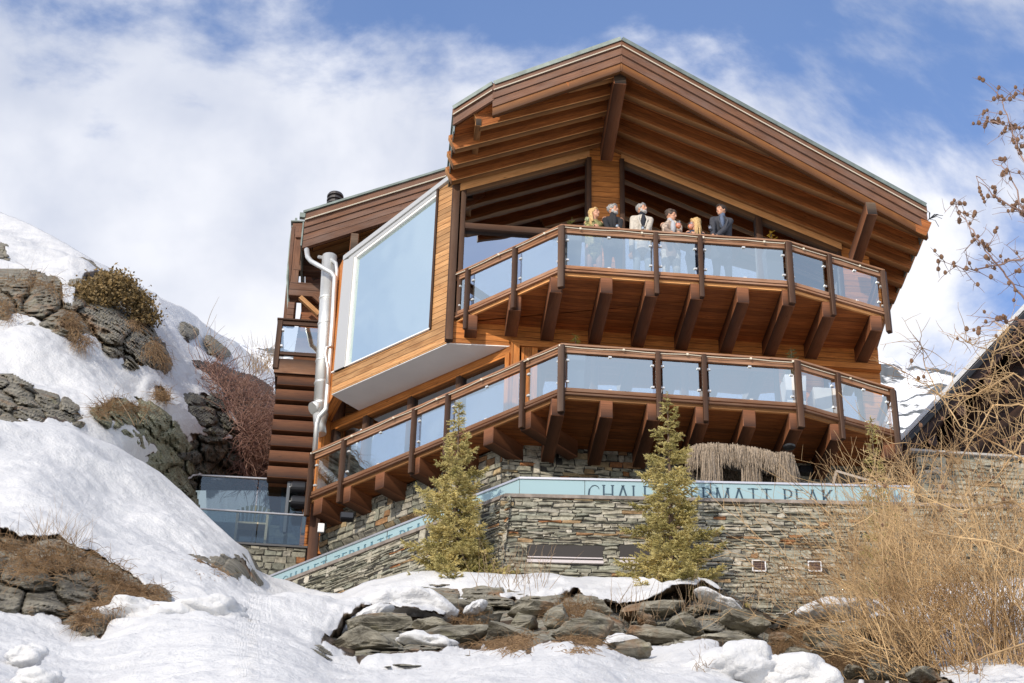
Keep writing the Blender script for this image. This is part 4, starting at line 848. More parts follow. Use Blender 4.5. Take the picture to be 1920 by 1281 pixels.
# children keep their world places although the empty stands at the foot of the house
bpy.context.view_layer.update()
def keep(root):
    for ch in list(root.children):
        if ch.parent == root: ch.matrix_parent_inverse = root.matrix_world.inverted()
keep(chalet)
print('TIMER p3.py', time.time()-T0)
# ================================================================== STONE WALLS
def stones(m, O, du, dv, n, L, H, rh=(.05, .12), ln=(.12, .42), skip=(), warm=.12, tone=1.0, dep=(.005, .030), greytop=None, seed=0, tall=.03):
    rs = random.Random(seed); O = np.asarray(O, float); du = np.asarray(du, float); dv = np.asarray(dv, float); n = np.asarray(n, float)
    m.poly([O, O+du*L, O+du*L+dv*H, O+dv*H], du, col=(.05, .047, .042))
    v = 0; talls = []
    while v < H-.01:
        h = rs.uniform(*rh); h = min(h, H-v)
        if H-v-h < rh[0]*.6: h = H-v
        u = -rs.uniform(0, .1)
        while u < L:
            l = rs.uniform(*ln)*(1.0 if h < rh[1]*.8 else .8); u0 = max(u, 0); u1 = min(u+l, L); u += l
            if u1-u0 < .03: continue
            v0, v1 = v, v+h
            if any(a-.01 < (u0+u1)/2 < b+.01 and c-.02 < (v0+v1)/2 < d+.02 for a, b, c, d in talls): continue
            if any(u1 > a and u0 < b and v1 > c+.01 and v0 < d-.01 for a, b, c, d in skip):
                sk = [q for q in skip if u1 > q[0] and u0 < q[1] and v1 > q[2]+.01 and v0 < q[3]-.01][0]
                if u0 < sk[0]-.03: u1 = sk[0]
                elif u1 > sk[1]+.03: u0 = sk[1]
                else: continue
            if rs.random() < tall and v+h*3 < H and not skip:
                u1 = min(u0+rs.uniform(.07, .15), L); v1 = min(H, v+rs.uniform(.2, .34)); talls.append((u0, u1, v0, v1)); u = u1
            g = rs.uniform(.004, .011); dd = rs.uniform(*dep); j = lambda a=.015: rs.uniform(-a, a)
            c4 = [(u0+g+j(), v0+g+j()), ((u0+u1)/2+j(.03), v0+g+j()), (u1-g+j(), v0+g+j()), (u1-g+j(.008), (v0+v1)/2), (u1-g+j(), v1-g+j()), ((u0+u1)/2+j(.03), v1-g+j()), (u0+g+j(), v1-g+j()), (u0+g+j(.008), (v0+v1)/2)]
            cu = (u0+u1)/2; cv = (v0+v1)/2; k = 1-min(.5, .014/max(.02, (u1-u0)/2)); kv = 1-min(.5, .014/max(.02, (v1-v0)/2))
            P = lambda a, b, d_: O+du*a+dv*b+n*d_
            tl = (rs.uniform(-.012, .012), rs.uniform(-.012, .012))
            outer = [P(a, b, .0) for a, b in c4]; mid = [P(a, b, dd*.7) for a, b in c4]
            inner = [P(cu+(a-cu)*k, cv+(b-cv)*kv, dd+tl[0]*(1 if a > cu else -1)+tl[1]*(1 if b > cv else -1)) for a, b in c4]
            r = rs.random(); wm = warm*(1.0 if greytop is None else (2.2 if cv > greytop else .35))
            if r < wm: c = rs.choice([(.34, .20, .11), (.36, .25, .15), (.32, .15, .07), (.42, .33, .21)])
            elif r < wm+.25: c = (.40, .38, .33)
            elif r < wm+.36: c = (.46, .44, .40)
            elif r < wm+.5: c = (.28, .29, .255)
            else: c = (.345, .34, .295)
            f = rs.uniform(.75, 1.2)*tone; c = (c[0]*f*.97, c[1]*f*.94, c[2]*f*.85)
            for i in range(8):
                q = (i+1) % 8; m.poly([outer[i], outer[q], mid[q], mid[i]], du, col=c); m.poly([mid[i], mid[q], inner[q], inner[i]], du, col=c)
            m.poly(inner, du, col=c)
        v += h
S0 = onY(975, 895, 26.3); zS = S0[2]; S1 = onZ(1650, 910, zS); S2 = onZ(508, 1079, zS)
dF = S1-S0; dF /= np.linalg.norm(dF); dL = S2-S0; dL /= np.linalg.norm(dL)
nF = V3(dF[1], -dF[0], 0); nL_ = V3(-dL[1], dL[0], 0)
if nL_[1] > 0: nL_ = -nL_
if nF[1] > 0: nF = -nF
cz = zS-.35
K0 = onZ(950, 928, cz)
tw_ = empty('terrace_wall', 'tall dry-laid slate retaining wall with stone coping carrying the turquoise glass', 'stone wall', loc=tuple(K0))
def keepto(o, r): o.parent = r; o.matrix_parent_inverse = r.matrix_world.inverted()
bpy.context.view_layer.update()
batt = .11
dvF = V3(0, 0, 1)*1-nF*batt; dvL = V3(0, 0, 1)-nL_*batt
HW = 2.55
KF = K0-V3(0, 0, .05)-dvF*HW*1.0
# corner foot common to both faces
foot = V3(K0[0], K0[1], cz-.05-HW)
a2 = np.array([nF[:2], nL_[:2]]); ff = np.linalg.solve(a2, np.array([batt*HW, batt*HW])); foot[:2] += ff
def slot_uv(x0, y0, x1, y1):
    r = []
    for x, y in ((x0, y1), (x1, y0)):
        nn = np.cross(dF, dvF); p = onN(x, y, nn, foot); w_ = p-foot; r.append((w_@dF, w_[2]))
    return (r[0][0], r[1][0], r[0][1], r[1][1])
sl1 = slot_uv(989, 1024, 1130, 1056); sl2 = slot_uv(1162, 1026, 1300, 1058); v1_ = slot_uv(1411, 1054, 1434, 1073); v2_ = slot_uv(1516, 1056, 1538, 1073)
print('slots', sl1, sl2, v1_, v2_)
m = MB(); stones(m, foot, dF, dvF, nF, 8.2, HW, (.035, .098), (.10, .42), (sl1, sl2, v1_, v2_), .035, 1.0, greytop=1.35, seed=3)
keepto(m.build('stone_facing', M_stone), tw_)
m = MB(); LL = 6.2; stones(m, foot+dL*LL, -dL, dvL, nL_, LL, HW, (.035, .10), (.12, .48), (), .045, 1.05, seed=5, tall=.05)
keepto(m.build('stone_facing', M_stone), tw_)
m = MB(); e = K0+dF*8.2; l = K0+dL*6.2
m.sweep([l, K0, e], [(-.55, cz-.055), (.045, cz-.055), (.055, cz), (-.55, cz+.01)]); co = m.build('coping', plain('coping_stone', (.26, .22, .19), .8, 0, .35, 7, .02)); keepto(co, tw_)
for s_ in (sl1, sl2):
    m = MB(); a, b, c, d = s_; P = lambda u, v, o: foot+dF*u+dvF*v+nF*o
    for q in ([(a, c, .0), (b, c, .0), (b, c, -.35), (a, c, -.35)], [(a, d, 0), (b, d, 0), (b, d, -.35), (a, d, -.35)], [(a, c, 0), (a, d, 0), (a, d, -.35), (a, c, -.35)], [(b, c, 0), (b, d, 0), (b, d, -.35), (b, c, -.35)], [(a, c, .002), (b, c, .002), (b, d, .002), (a, d, .002)]): m.poly([P(*z) for z in q], dF)
    w1 = m.build('slot_window', plain('dark_slot', (.035, .03, .028), .8)); keepto(w1, tw_)
    m = MB(); m.bar(P(a-.01, c+.025, .02), P(b+.01, c+.025, .02), .06, .05, up=V3(0, 0, 1)); m.bar(P(a, c+.11, .006), P(b, c+.11, .006), .02, .02); s2 = m.build('sill', plain('pale_sill', (.55, .50, .50), .6)); s2.parent = w1; s2.matrix_parent_inverse = w1.matrix_world.inverted()
for s_ in (v1_, v2_):
    m = MB(); a, b, c, d = s_; P = lambda u, v, o: foot+dF*u+dvF*v+nF*o; t = .02
    for p, q in (((a, c), (b, c)), ((a, d), (b, d)), ((a, c), (a, d)), ((b, c), (b, d))): m.bar(P(*p, .045), P(*q, .045), t, t, up=nF)
    vt = m.build('vent', plain('pale_vent_frame', (.72, .70, .70), .5)); keepto(vt, tw_)
    m = MB(); m.poly([P(a, c, .03), P(b, c, .03), P(b, d, .03), P(a, d, .03)]); [m.bar(P(a+.01, c+(d-c)*k/6, .036), P(b-.01, c+(d-c)*k/6, .036), .008, .01, up=nF) for k in range(1, 6)]; g_ = m.build('grille', plain('brown_grille', (.10, .055, .045), .6)); g_.parent = vt
# terrace floor and backing behind the wall
m = MB(); m.prism([K0+dL*6.2+V3(.3, .3, -1.4), K0+V3(.1, .3, -1.4), K0+dF*8.2+V3(0, .3, -1.4), V3(9.5, 33, cz-1.4), V3(-1.5, 33, cz-1.4)], (0, 0, .3), (1, 0, 0)); tag(m.build('terrace_floor', M_mortar), kind='structure')
# ---- glass parapet with lettering
gp = empty('glass_parapet', 'turquoise frosted glass parapet with dark blue lettering and steel handrail on the slate wall', 'glass parapet', loc=tuple(S0))
bpy.context.view_layer.update()
zg0 = zS-.62
def pane(a, b): m = MB(); m.prism([V3(*a[:2], zg0), V3(*b[:2], zg0), V3(*b[:2], zS-.03), V3(*a[:2], zS-.03)], (.0, .014, 0)); keepto(m.build('glass_pane', G_sign), gp)
def atpx(a, b, px): return V3(*onseg(a[:2], b[:2], zS-.2, px), 0) if a[0] < b[0] else V3(*onseg(b[:2], a[:2], zS-.2, px), 0)
S1e = S0+dF*6.35; cuts = [S0]+[atpx(S0, S1e, px) for px in (1096, 1333, 1568)]+[S1e]
for a, b in zip(cuts[:-1], cuts[1:]): g_ = (b-a)/np.linalg.norm(b-a)*.009; pane(a+g_, b-g_)
cutl = [S0+dL*t for t in (0, 1.5, 3.0, 4.5, 6.1)]
for a, b in zip(cutl[:-1], cutl[1:]): g_ = (b-a)/np.linalg.norm(b-a)*.009; pane(b-g_, a+g_)
m = MB(); m.sweep([S0+dL*6.15, S0, S1e], [(-.022, zS-.035), (.022, zS-.035), (.022, zS), (-.022, zS)]); keepto(m.build('handrail', plain('brushed_steel_rail', (.62, .60, .60), .35, .8)), gp)
LET = {'C': (.82, [[(.78, .80), (.68, .93), (.5, .99), (.3, .95), (.12, .78), (.06, .5), (.12, .22), (.3, .05), (.5, .01), (.7, .07), (.8, .2)]], [.12, .05]),
 'H': (.9, [[(.15, 0), (.15, 1)], [(.75, 0), (.75, 1)], [(.15, .52), (.75, .52)]], None), 'A': (.9, [[(.05, 0), (.45, 1)], [(.45, 1), (.85, 0)], [(.2, .35), (.7, .35)]], None),
 'L': (.66, [[(.15, 0), (.15, 1)], [(.15, .02), (.6, .02)]], None), 'E': (.68, [[(.15, 0), (.15, 1)], [(.15, .98), (.6, .98)], [(.15, .52), (.5, .52)], [(.15, .02), (.62, .02)]], None),
 'T': (.8, [[(.4, 0), (.4, 1)], [(.04, .98), (.76, .98)]], None), 'Z': (.8, [[(.1, .98), (.7, .98)], [(.7, .98), (.08, .02)], [(.08, .02), (.72, .02)]], None),
 'R': (.8, [[(.15, 0), (.15, 1)], [(.15, .98), (.45, .97), (.6, .87), (.62, .74), (.55, .6), (.4, .53), (.15, .52)], [(.38, .52), (.75, 0)]], None),
 'P': (.7, [[(.15, 0), (.15, 1)], [(.15, .98), (.45, .97), (.6, .87), (.62, .74), (.55, .6), (.4, .53), (.15, .52)]], None),
 'M': (1.1, [[(.12, 0), (.18, 1)], [(.18, 1), (.55, .05)], [(.55, .05), (.92, 1)], [(.92, 1), (.98, 0)]], None), 'K': (.85, [[(.15, 0), (.15, 1)], [(.15, .5), (.7, 1)], [(.3, .62), (.8, 0)]], None), ' ': (.45, [], None)}
def lettering(a, d, nn, length, h, ztop, lm=M_letter):
    txt = 'CHALET ZERMATT PEAK'; tot = sum(LET[c][0]+.12 for c in txt); k = length/tot; x = 0
    for ch in txt:
        w_, strokes, _ = LET[ch]
        if strokes:
            m = MB(); P = lambda u, v: V3(*(a+d*(x+u)*k)[:2], ztop-h+v*h)+nn*.006
            for st in strokes:
                for (u0, v0), (u1, v1) in zip(st[:-1], st[1:]):
                    vert = abs(v1-v0)*h > abs(u1-u0)*k*.8; th = .024 if (vert and (u1 >= u0 or abs(u1-u0) < .08)) else .009
                    m.bar(P(u0, v0)-nn*.0, P(u1, v1), th if False else .008, th, up=np.cross(nn, P(u1, v1)-P(u0, v0)))
                for (u0, v0) in (st[0], st[-1]):
                    if v0 in (0, 1) : m.bar(P(u0-.11, v0), P(u0+.11, v0), .008, .008)
            keepto(m.build('letter', lm), gp)
        x += w_+.12
a0 = atpx(S0, S1e, 1102); a1 = atpx(S0, S1e, 1566)
lettering(a0, dF, nF, np.linalg.norm(a1-a0), .33, zS-.115)
l0_, l1_ = atpx(S0+dL*6, S0, 528), atpx(S0+dL*6, S0, 812)
lettering(l0_, -dL, nL_, np.linalg.norm(l1_-l0_), .33, zS-.13, plain('pale_blue_lettering', (.10, .22, .28), .5))
# ---- stone base of the chalet below the lower balcony
m = MB(); stones(m, (XI-.1, YW-.02, 17.42), (1, 0, 0), (0, 0, 1), (0, -1, 0), XWR-XI+.1, .66, (.06, .16), (.12, .36), (), .14, .9, seed=8)
stones(m, (XI-.1, YW+.0, 17.0)+V3(0, .42, 0), (1, 0, 0), V3(0, -.42, .42)/1, (0, -.7, -.7), XWR-XI+.1, 1.0, (.18, .3), (.14, .4), (), .18, .8, seed=9)
p_ = low45(SLn, 17.42); stones(m, p_, -D45, (0, 0, 1), N45, SLn+.05, .66, (.06, .16), (.14, .4), (), .14, .9, seed=10)
stones(m, low45(SLn, 17.0, -.42), -D45, V3(0, 0, .42)+N45*.42, (N45+V3(0, 0, -1))*.7, SLn+.05, 1.0, (.18, .3), (.14, .4), (), .18, .8, seed=12)
keepto(m.build('stone_base', M_stone), chalet)
m = MB(); m.prism([low45(SLn, 14.2, -.6), low45(0, 14.2, -.6), V3(XI, YW+.6, 14.2), V3(XWR, YW+.6, 14.2), V3(XWR, YW+2, 14.2), V3(0, YW+5, 14.2)], (0, 0, 3.9)); keepto(m.build('cellar_wall', M_mortar), chalet)
# fittings under the balcony
for px, py, Yp, lab in ((1510, 883, 29.0, 'right'), (651, 970, 31.0, 'left')):
    m = MB(); c = onY(px, py, Yp); m.box(c-V3(.13, .1, .07), c+V3(.13, .08, .07)); keepto(m.build('loudspeaker', M_black, bevel=.02), chalet)
m = MB(); c = onY(602, 990, 31.2); m.box(c-V3(.06, .02, .09), c+V3(.06, .02, .09)); keepto(m.build('white_plate', M_white, bevel=.005), chalet)

# ================================================================== LEFT TERRACE
def swall(name, lab, x0, x1, Y, z0, z1, seed, kw={}):
    m = MB(); stones(m, (x0, Y, z0), (1, 0, 0), (0, 0, 1), (0, -1, 0), x1-x0, z1-z0, seed=seed, **kw)
    m.prism([V3(x0, Y+.02, z0), V3(x1, Y+.02, z0), V3(x1, Y+.02, z1-.01), V3(x0, Y+.02, z1-.01)], (0, .4, 0)); o = m.build(name, M_stone); return tag(o, lab, 'stone wall')
f = onY(575, 1026, 33)
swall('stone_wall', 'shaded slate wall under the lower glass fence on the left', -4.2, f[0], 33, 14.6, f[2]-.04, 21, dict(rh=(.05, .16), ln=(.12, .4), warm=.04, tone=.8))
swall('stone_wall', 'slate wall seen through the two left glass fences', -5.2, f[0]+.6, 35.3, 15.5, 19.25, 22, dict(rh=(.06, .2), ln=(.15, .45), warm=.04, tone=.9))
m = MB(); m.box((-4.2, 32.95, f[2]-.04), (f[0]+.05, 33.4, f[2]+.0)); tag(m.build('coping_slab', plain('dark_coping', (.07, .07, .072), .6)), 'dark slab edge along the top of the shaded left slate wall', 'coping')
def gfence(name, lab, Y, pl, pr_, zb, joints):
    r = empty(name, lab, 'glass fence', 'glass fences on the left terraces', loc=(pl[0], Y, zb)); bpy.context.view_layer.update()
    m = MB(); m.tube([V3(pl[0], Y, pl[2]), V3(pr_[0], Y, pr_[2])], .022, 8); keepto(m.build('handrail', plain('brushed_steel_rail', (.62, .60, .60), .35, .8)), r)
    xs_ = [pl[0]]+joints+[pr_[0]]
    for a, b in zip(xs_[:-1], xs_[1:]):
        m = MB(); m.prism([V3(a+.012, Y, zb), V3(b-.012, Y, zb), V3(b-.012, Y, pl[2]-.02), V3(a+.012, Y, pl[2]-.02)], (0, .014, 0)); keepto(m.build('glass_pane', G_fence), r)
a, b = onY(350, 890, 34), onY(578, 902, 34); gfence('glass_fence', 'upper glass fence panel on the left terrace ending at the black drums', 34, a, b, 18.2, [onY(485, 900, 34)[0]])
a, b = onY(372, 954, 33.1), onY(576, 967, 33.1); gfence('glass_fence', 'lower glass fence panel on the shaded left slate wall', 33.1, a, b, f[2]+.03, [onY(482, 990, 33.1)[0]])
hr = empty('drum_rack', 'grey metal rack holding two black drums beside the lower balcony end', 'rack', loc=tuple(onY(560, 965, 33.7))); bpy.context.view_layer.update()
m = MB(); c0, c1_ = onY(543, 897, 33.7), onY(577, 899, 33.7); zb_ = onY(560, 975, 33.7)[2]
for x in (c0[0], c1_[0]): m.box((x-.035, 33.68, zb_-.3), (x+.035, 33.78, c0[2]))
m.box((c0[0]+.036, 33.68, c0[2]-.09), (c1_[0]-.036, 33.78, c0[2]-.0)); m.box((c0[0]+.036, 33.69, c0[2]-.16), (c1_[0]-.036, 33.77, c0[2]-.12)); keepto(m.build('frame', M_grey, bevel=.006), hr)
for py in (915, 942):
    c = onY(560, py, 33.62); m = MB(); m.tube([c+V3(-.16, 0, 0), c+V3(-.13, 0, 0), c+V3(-.13, 0, 0), c+V3(.13, 0, 0), c+V3(.13, 0, 0), c+V3(.16, 0, 0)], [.11, .12, .135, .135, .12, .11], 18); o = m.build('drum', M_black); keepto(o, hr)
    m = MB(); m.tube([c+V3(-.19, -.02, .0), c+V3(.19, -.02, 0)], .014, 8); q = m.build('axle', M_clip); q.parent = o
ch = empty('garden_chair', 'wooden fan-backed garden chair seen through the left glass fence', 'chair', loc=tuple(onY(476, 985, 34.0))); bpy.context.view_layer.update()
cc_ = onY(478, 960, 34.2); m = MB(); wm = plain('pale_wood', (.55, .47, .33), .7)
for k in range(9): t = (k-4)/4; m.bar(cc_+V3(t*.26, 0, -.5), cc_+V3(t*.36, .18, .24-.12*t*t), .055, .02, up=(0, 1, 0))
keepto(m.build('backrest', wm), ch); m = MB(); m.box(cc_+V3(-.3, -.5, -.52), cc_+V3(.3, 0, -.48)); keepto(m.build('seat', wm), ch)
for sx in (-.3, .3):
    for yy in (-.48, -.05): m = MB(); m.box(cc_+V3(sx-.025, yy-.03, -.95), cc_+V3(sx+.025, yy+.03, -.3)); keepto(m.build('leg', wm), ch)
m = MB(); c = onY(473, 1010, 34.5); m.prism([c+V3(-.14, 0, -.2), c+V3(.14, 0, -.2), c+V3(.13, 0, 0), c+V3(.02, 0, .3), c+V3(-.05, 0, .2)], (0, .1, 0)); tag(m.build('standing_stone', plain('pale_stone', (.42, .42, .40), .8, 0, .2, 6)), 'pointed pale stone standing behind the lower left glass fence', 'stone')

# ================================================================== RAFFIA PARASOL AND OTHER TERRACE THINGS
M_raf = plain('dry_raffia', (.33, .26, .19), .9, 0, .35, 30)
rf = empty('raffia_parasol', 'oval canopy hung with long grey-brown raffia fringe on the terrace below the balcony', 'parasol', loc=(6.05, 27.35, cz-1.2)); bpy.context.view_layer.update()
cx = onY(1392, 862, 27.35); m = MB(); rx, ryy = .93, .42
prof = []
ring0 = None
for i in range(9):
    r = i/8; z = .12*(1-r*r)
    prof.append([cx+V3(rx*r*math.cos(t), ryy*r*math.sin(t), z-.10*math.cos(t)*r) for t in np.linspace(0, 2*PI, 40, endpoint=False)])
for i in range(8):
    for j in range(40): jj = (j+1) % 40; m.poly([prof[i+1][j], prof[i+1][jj], prof[i][jj], prof[i][j]])
keepto(m.build('canopy', plain('canopy_cloth', (.50, .45, .38), .9, 0, .3, 9)), rf)
def strands(n, pf, lf, w_=.010):
    m = MB()
    for k in range(n):
        p, l = pf(), lf(); a = V3(random.gauss(0, .03), random.gauss(0, .03), -l); s_ = V3(random.uniform(-1, 1), random.uniform(-.5, .5), 0); s_ = s_/np.linalg.norm(s_)*w_
        mdp = p+a*.5+V3(random.gauss(0, .01), random.gauss(0, .02), 0); m.poly([p-s_/2, p+s_/2, mdp+s_/2, mdp-s_/2]); m.poly([mdp-s_/2, mdp+s_/2, p+a+s_*.2, p+a-s_*.2])
    return m
def rimp(e=1.0):
    t = random.uniform(0, 2*PI); return cx+V3(rx*e*math.cos(t), ryy*e*math.sin(t), -.10*math.cos(t)+random.gauss(0, .015)+.02)
keepto(strands(2600, rimp, lambda: random.uniform(.20, .38)).build('fringe', M_raf), rf)
keepto(strands(900, lambda: rimp(.97)+V3(0, 0, -.18), lambda: random.uniform(.18, .28)).build('fringe', M_raf), rf)
for px in (1327, 1398, 1463):
    b = onY(px, 872, 27.35); keepto(strands(420, lambda: b+V3(random.gauss(0, .06), random.gauss(-.3, .04), .05), lambda: random.uniform(.5, .9)).build('fringe', M_raf), rf)
m = MB(); m.tube([V3(cx[0], cx[1], cz-1.2), V3(cx[0], cx[1], cx[2]+.24)], .035, 8); keepto(m.build('pole', M_grey), rf)
m = MB(); c = onY(1480, 838, 27.3); m.lathe(c, [(.03, -.04), (.10, -.02), (.11, .01), (.05, .05), (0, .06)], 14); keepto(m.build('lamp', M_black), rf)
m = MB(); a, b = onY(1568, 884, 27.2), onY(1650, 908, 26.7); m.prism([a, b, b+V3(0, .9, 0), a+V3(0, .9, .0)], (0, 0, .02)); m.bar(a+V3(0, -.01, 0), b+V3(0, -.01, .0), .03, .04); m.bar(a, a+V3(-.13, 0, -.45), .04, .03, up=(0, 1, 0)); tag(m.build('awning', plain('grey_awning', (.36, .31, .26), .8)), 'small sloping grey-brown awning behind the right end of the turquoise glass', 'awning')

# ================================================================== NEIGHBOURING HOUSE
nb = empty('neighbour_house', 'dark timber house with steep snow-edged roof behind bare twigs at the right edge', 'house', loc=(12, 34, 15)); bpy.context.view_layer.update()
r0_, r1_ = onY(1683, 832, 33), onY(1924, 575, 33); dr = (r1_-r0_)/np.linalg.norm(r1_-r0_); up_ = V3(-dr[2], 0, dr[0]); r1e = r0_+dr*9
M_dkw = wood('black_brown_timber', (.022, .012, .010), (.07, .035, .028), .2, var=.4)
m = MB(); m.prism([r0_-up_*.35, r1e-up_*.35, r1e-up_*.02, r0_-up_*.02], (0, 7, 0)); keepto(m.build('roof', M_dkw), nb)
m = MB(); m.prism([r0_-up_*.02+V3(0, -.05, 0), r1e-up_*.02+V3(0, -.05, 0), r1e+up_*.07+V3(0, -.05, 0), r0_+up_*.07+V3(0, -.05, 0)], (0, 7, 0)); keepto(m.build('roof_snow', M_snow), nb)
m = MB(); m.tube([r0_-up_*.12+V3(0, -.1, 0), r1e-up_*.12+V3(0, -.1, 0)], .07, 8); keepto(m.build('gutter', plain('black_metal', (.03, .03, .033), .3, .6)), nb)
for k in range(7):
    q = r0_+dr*(.6+k*1.05)-up_*.5; m = MB(); m.bar(q, q+V3(0, 3, 0), .18, .25); keepto(m.build('rafter', M_dkw), nb)
m = MB(); m.prism([V3(r0_[0]+.4, 34.6, 14), V3(r0_[0]+12, 34.6, 14), V3(r0_[0]+12, 34.6, 30), V3(r1e[0], 34.6, r1e[2]-.3), V3(r0_[0]+.4, 34.6, r0_[2]+.0)], (0, .3, 0), (1, 0, 0)); keepto(m.build('wall', M_dkw), nb)
m = MB(); q = onY(1760, 800, 34.2); m.bar(q, q+V3(2.2, 0, 1.4), .15, .2); m.bar(q+V3(.3, 0, -.9), q+V3(2.5, 0, 1.1), .12, .18); keepto(m.build('beam', MW['rail']), nb)
s0 = onY(1716, 850, 31); 
m = MB(); stones(m, (s0[0], 31, 14.5), (1, 0, 0), (0, 0, 1), (0, -1, 0), 6, s0[2]-14.5, (.05, .14), (.15, .5), (), .06, 1.0, seed=31)
stones(m, (s0[0]-.9, 33.5, 14.5), V3(.9, -2.5, 0)/math.hypot(.9, 2.5), (0, 0, 1), V3(-2.5, -.9, 0)/math.hypot(.9, 2.5), math.hypot(.9, 2.5), s0[2]-14.5, (.05, .14), (.15, .5), (), .06, 1.1, seed=32)
m.prism([V3(s0[0], 31.02, 14.5), V3(s0[0]+6, 31.02, 14.5), V3(s0[0]+6, 33.5, 14.5), V3(s0[0]-.88, 33.5, 14.5)], (0, 0, s0[2]-14.52)); keepto(m.build('stone_base', M_stone), nb)
m = MB(); m.prism([V3(s0[0]-.12, 30.9, s0[2]), V3(s0[0]+6, 30.9, s0[2]), V3(s0[0]+6, 33.6, s0[2]), V3(s0[0]-1.0, 33.6, s0[2])], (0, 0, .05)); keepto(m.build('coping', plain('pale_coping', (.40, .38, .35), .8)), nb)

# ================================================================== PLANTS
class RM:   # raw mesh of thin things
    def __init__(s): s.v = []; s.f = []
    def tube(s, pts, r0, r1, n=3):
        k0 = len(s.v); L = len(pts)
        for i, p in enumerate(pts):
            a = pts[max(i-1, 0)]; b = pts[min(i+1, L-1)]; d = (b[0]-a[0], b[1]-a[1], b[2]-a[2]); dl = math.sqrt(d[0]**2+d[1]**2+d[2]**2)+1e-9; d = (d[0]/dl, d[1]/dl, d[2]/dl)
            x = (d[1], -d[0], 0) if abs(d[2]) < .95 else (1, 0, 0); xl = math.sqrt(x[0]**2+x[1]**2)+1e-9; x = (x[0]/xl, x[1]/xl, 0)
            y = (d[1]*x[2]-d[2]*x[1], d[2]*x[0]-d[0]*x[2], d[0]*x[1]-d[1]*x[0]); r = r0+(r1-r0)*i/(L-1)
            for j in range(n): t = 2*PI*j/n; c, s_ = math.cos(t)*r, math.sin(t)*r; s.v.append((p[0]+x[0]*c+y[0]*s_, p[1]+x[1]*c+y[1]*s_, p[2]+x[2]*c+y[2]*s_))
        for i in range(L-1):
            for j in range(n): jj = (j+1) % n; s.f.append((k0+i*n+j, k0+i*n+jj, k0+(i+1)*n+jj, k0+(i+1)*n+j))
    def tri(s, a, b, c): k = len(s.v); s.v += [tuple(a), tuple(b), tuple(c)]; s.f.append((k, k+1, k+2))
    def quad(s, a, b, c, d): k = len(s.v); s.v += [tuple(a), tuple(b), tuple(c), tuple(d)]; s.f.append((k, k+1, k+2, k+3))
    def build(s, name, mat, parent=None, smooth=True):
        o = meshobj(name, s.v, s.f, mat, smooth=smooth)
        if parent: keepto(o, parent)
        return o
def foliage(name, c0, c1, tr=.25, scale=3.0):
    m, t, b = newmat(name); L = t.links.new; c = N(t, 'ShaderNodeTexCoord'); n = N(t, 'ShaderNodeTexNoise', ins={'Scale': scale, 'Detail': 5.0, 'Roughness': .6}); L(c.outputs['Object'], n.inputs['Vector'])
    r = ramp(t, [(.35, c0), (.65, c1)]); L(n.outputs['Fac'], r.inputs[0]); L(r.outputs[0], b.inputs['Base Color']); b.inputs['Roughness'].default_value = .6; b.inputs['Specular IOR Level'].default_value = .3
    if tr:
        o = [q for q in t.nodes if q.type == 'OUTPUT_MATERIAL'][0]; tl = N(t, 'ShaderNodeBsdfTranslucent'); mx = N(t, 'ShaderNodeMixShader'); mx.inputs[0].default_value = tr; L(r.outputs[0], tl.inputs[0]); L(b.outputs[0], mx.inputs[1]); L(tl.outputs[0], mx.inputs[2]); L(mx.outputs[0], o.inputs[0])
    return m
M_ndl = foliage('spruce_needles', (.34, .30, .10), (.80, .68, .31), .3)
M_bark = plain('bark', (.13, .085, .055), .9, 0, .4, 20, .01)
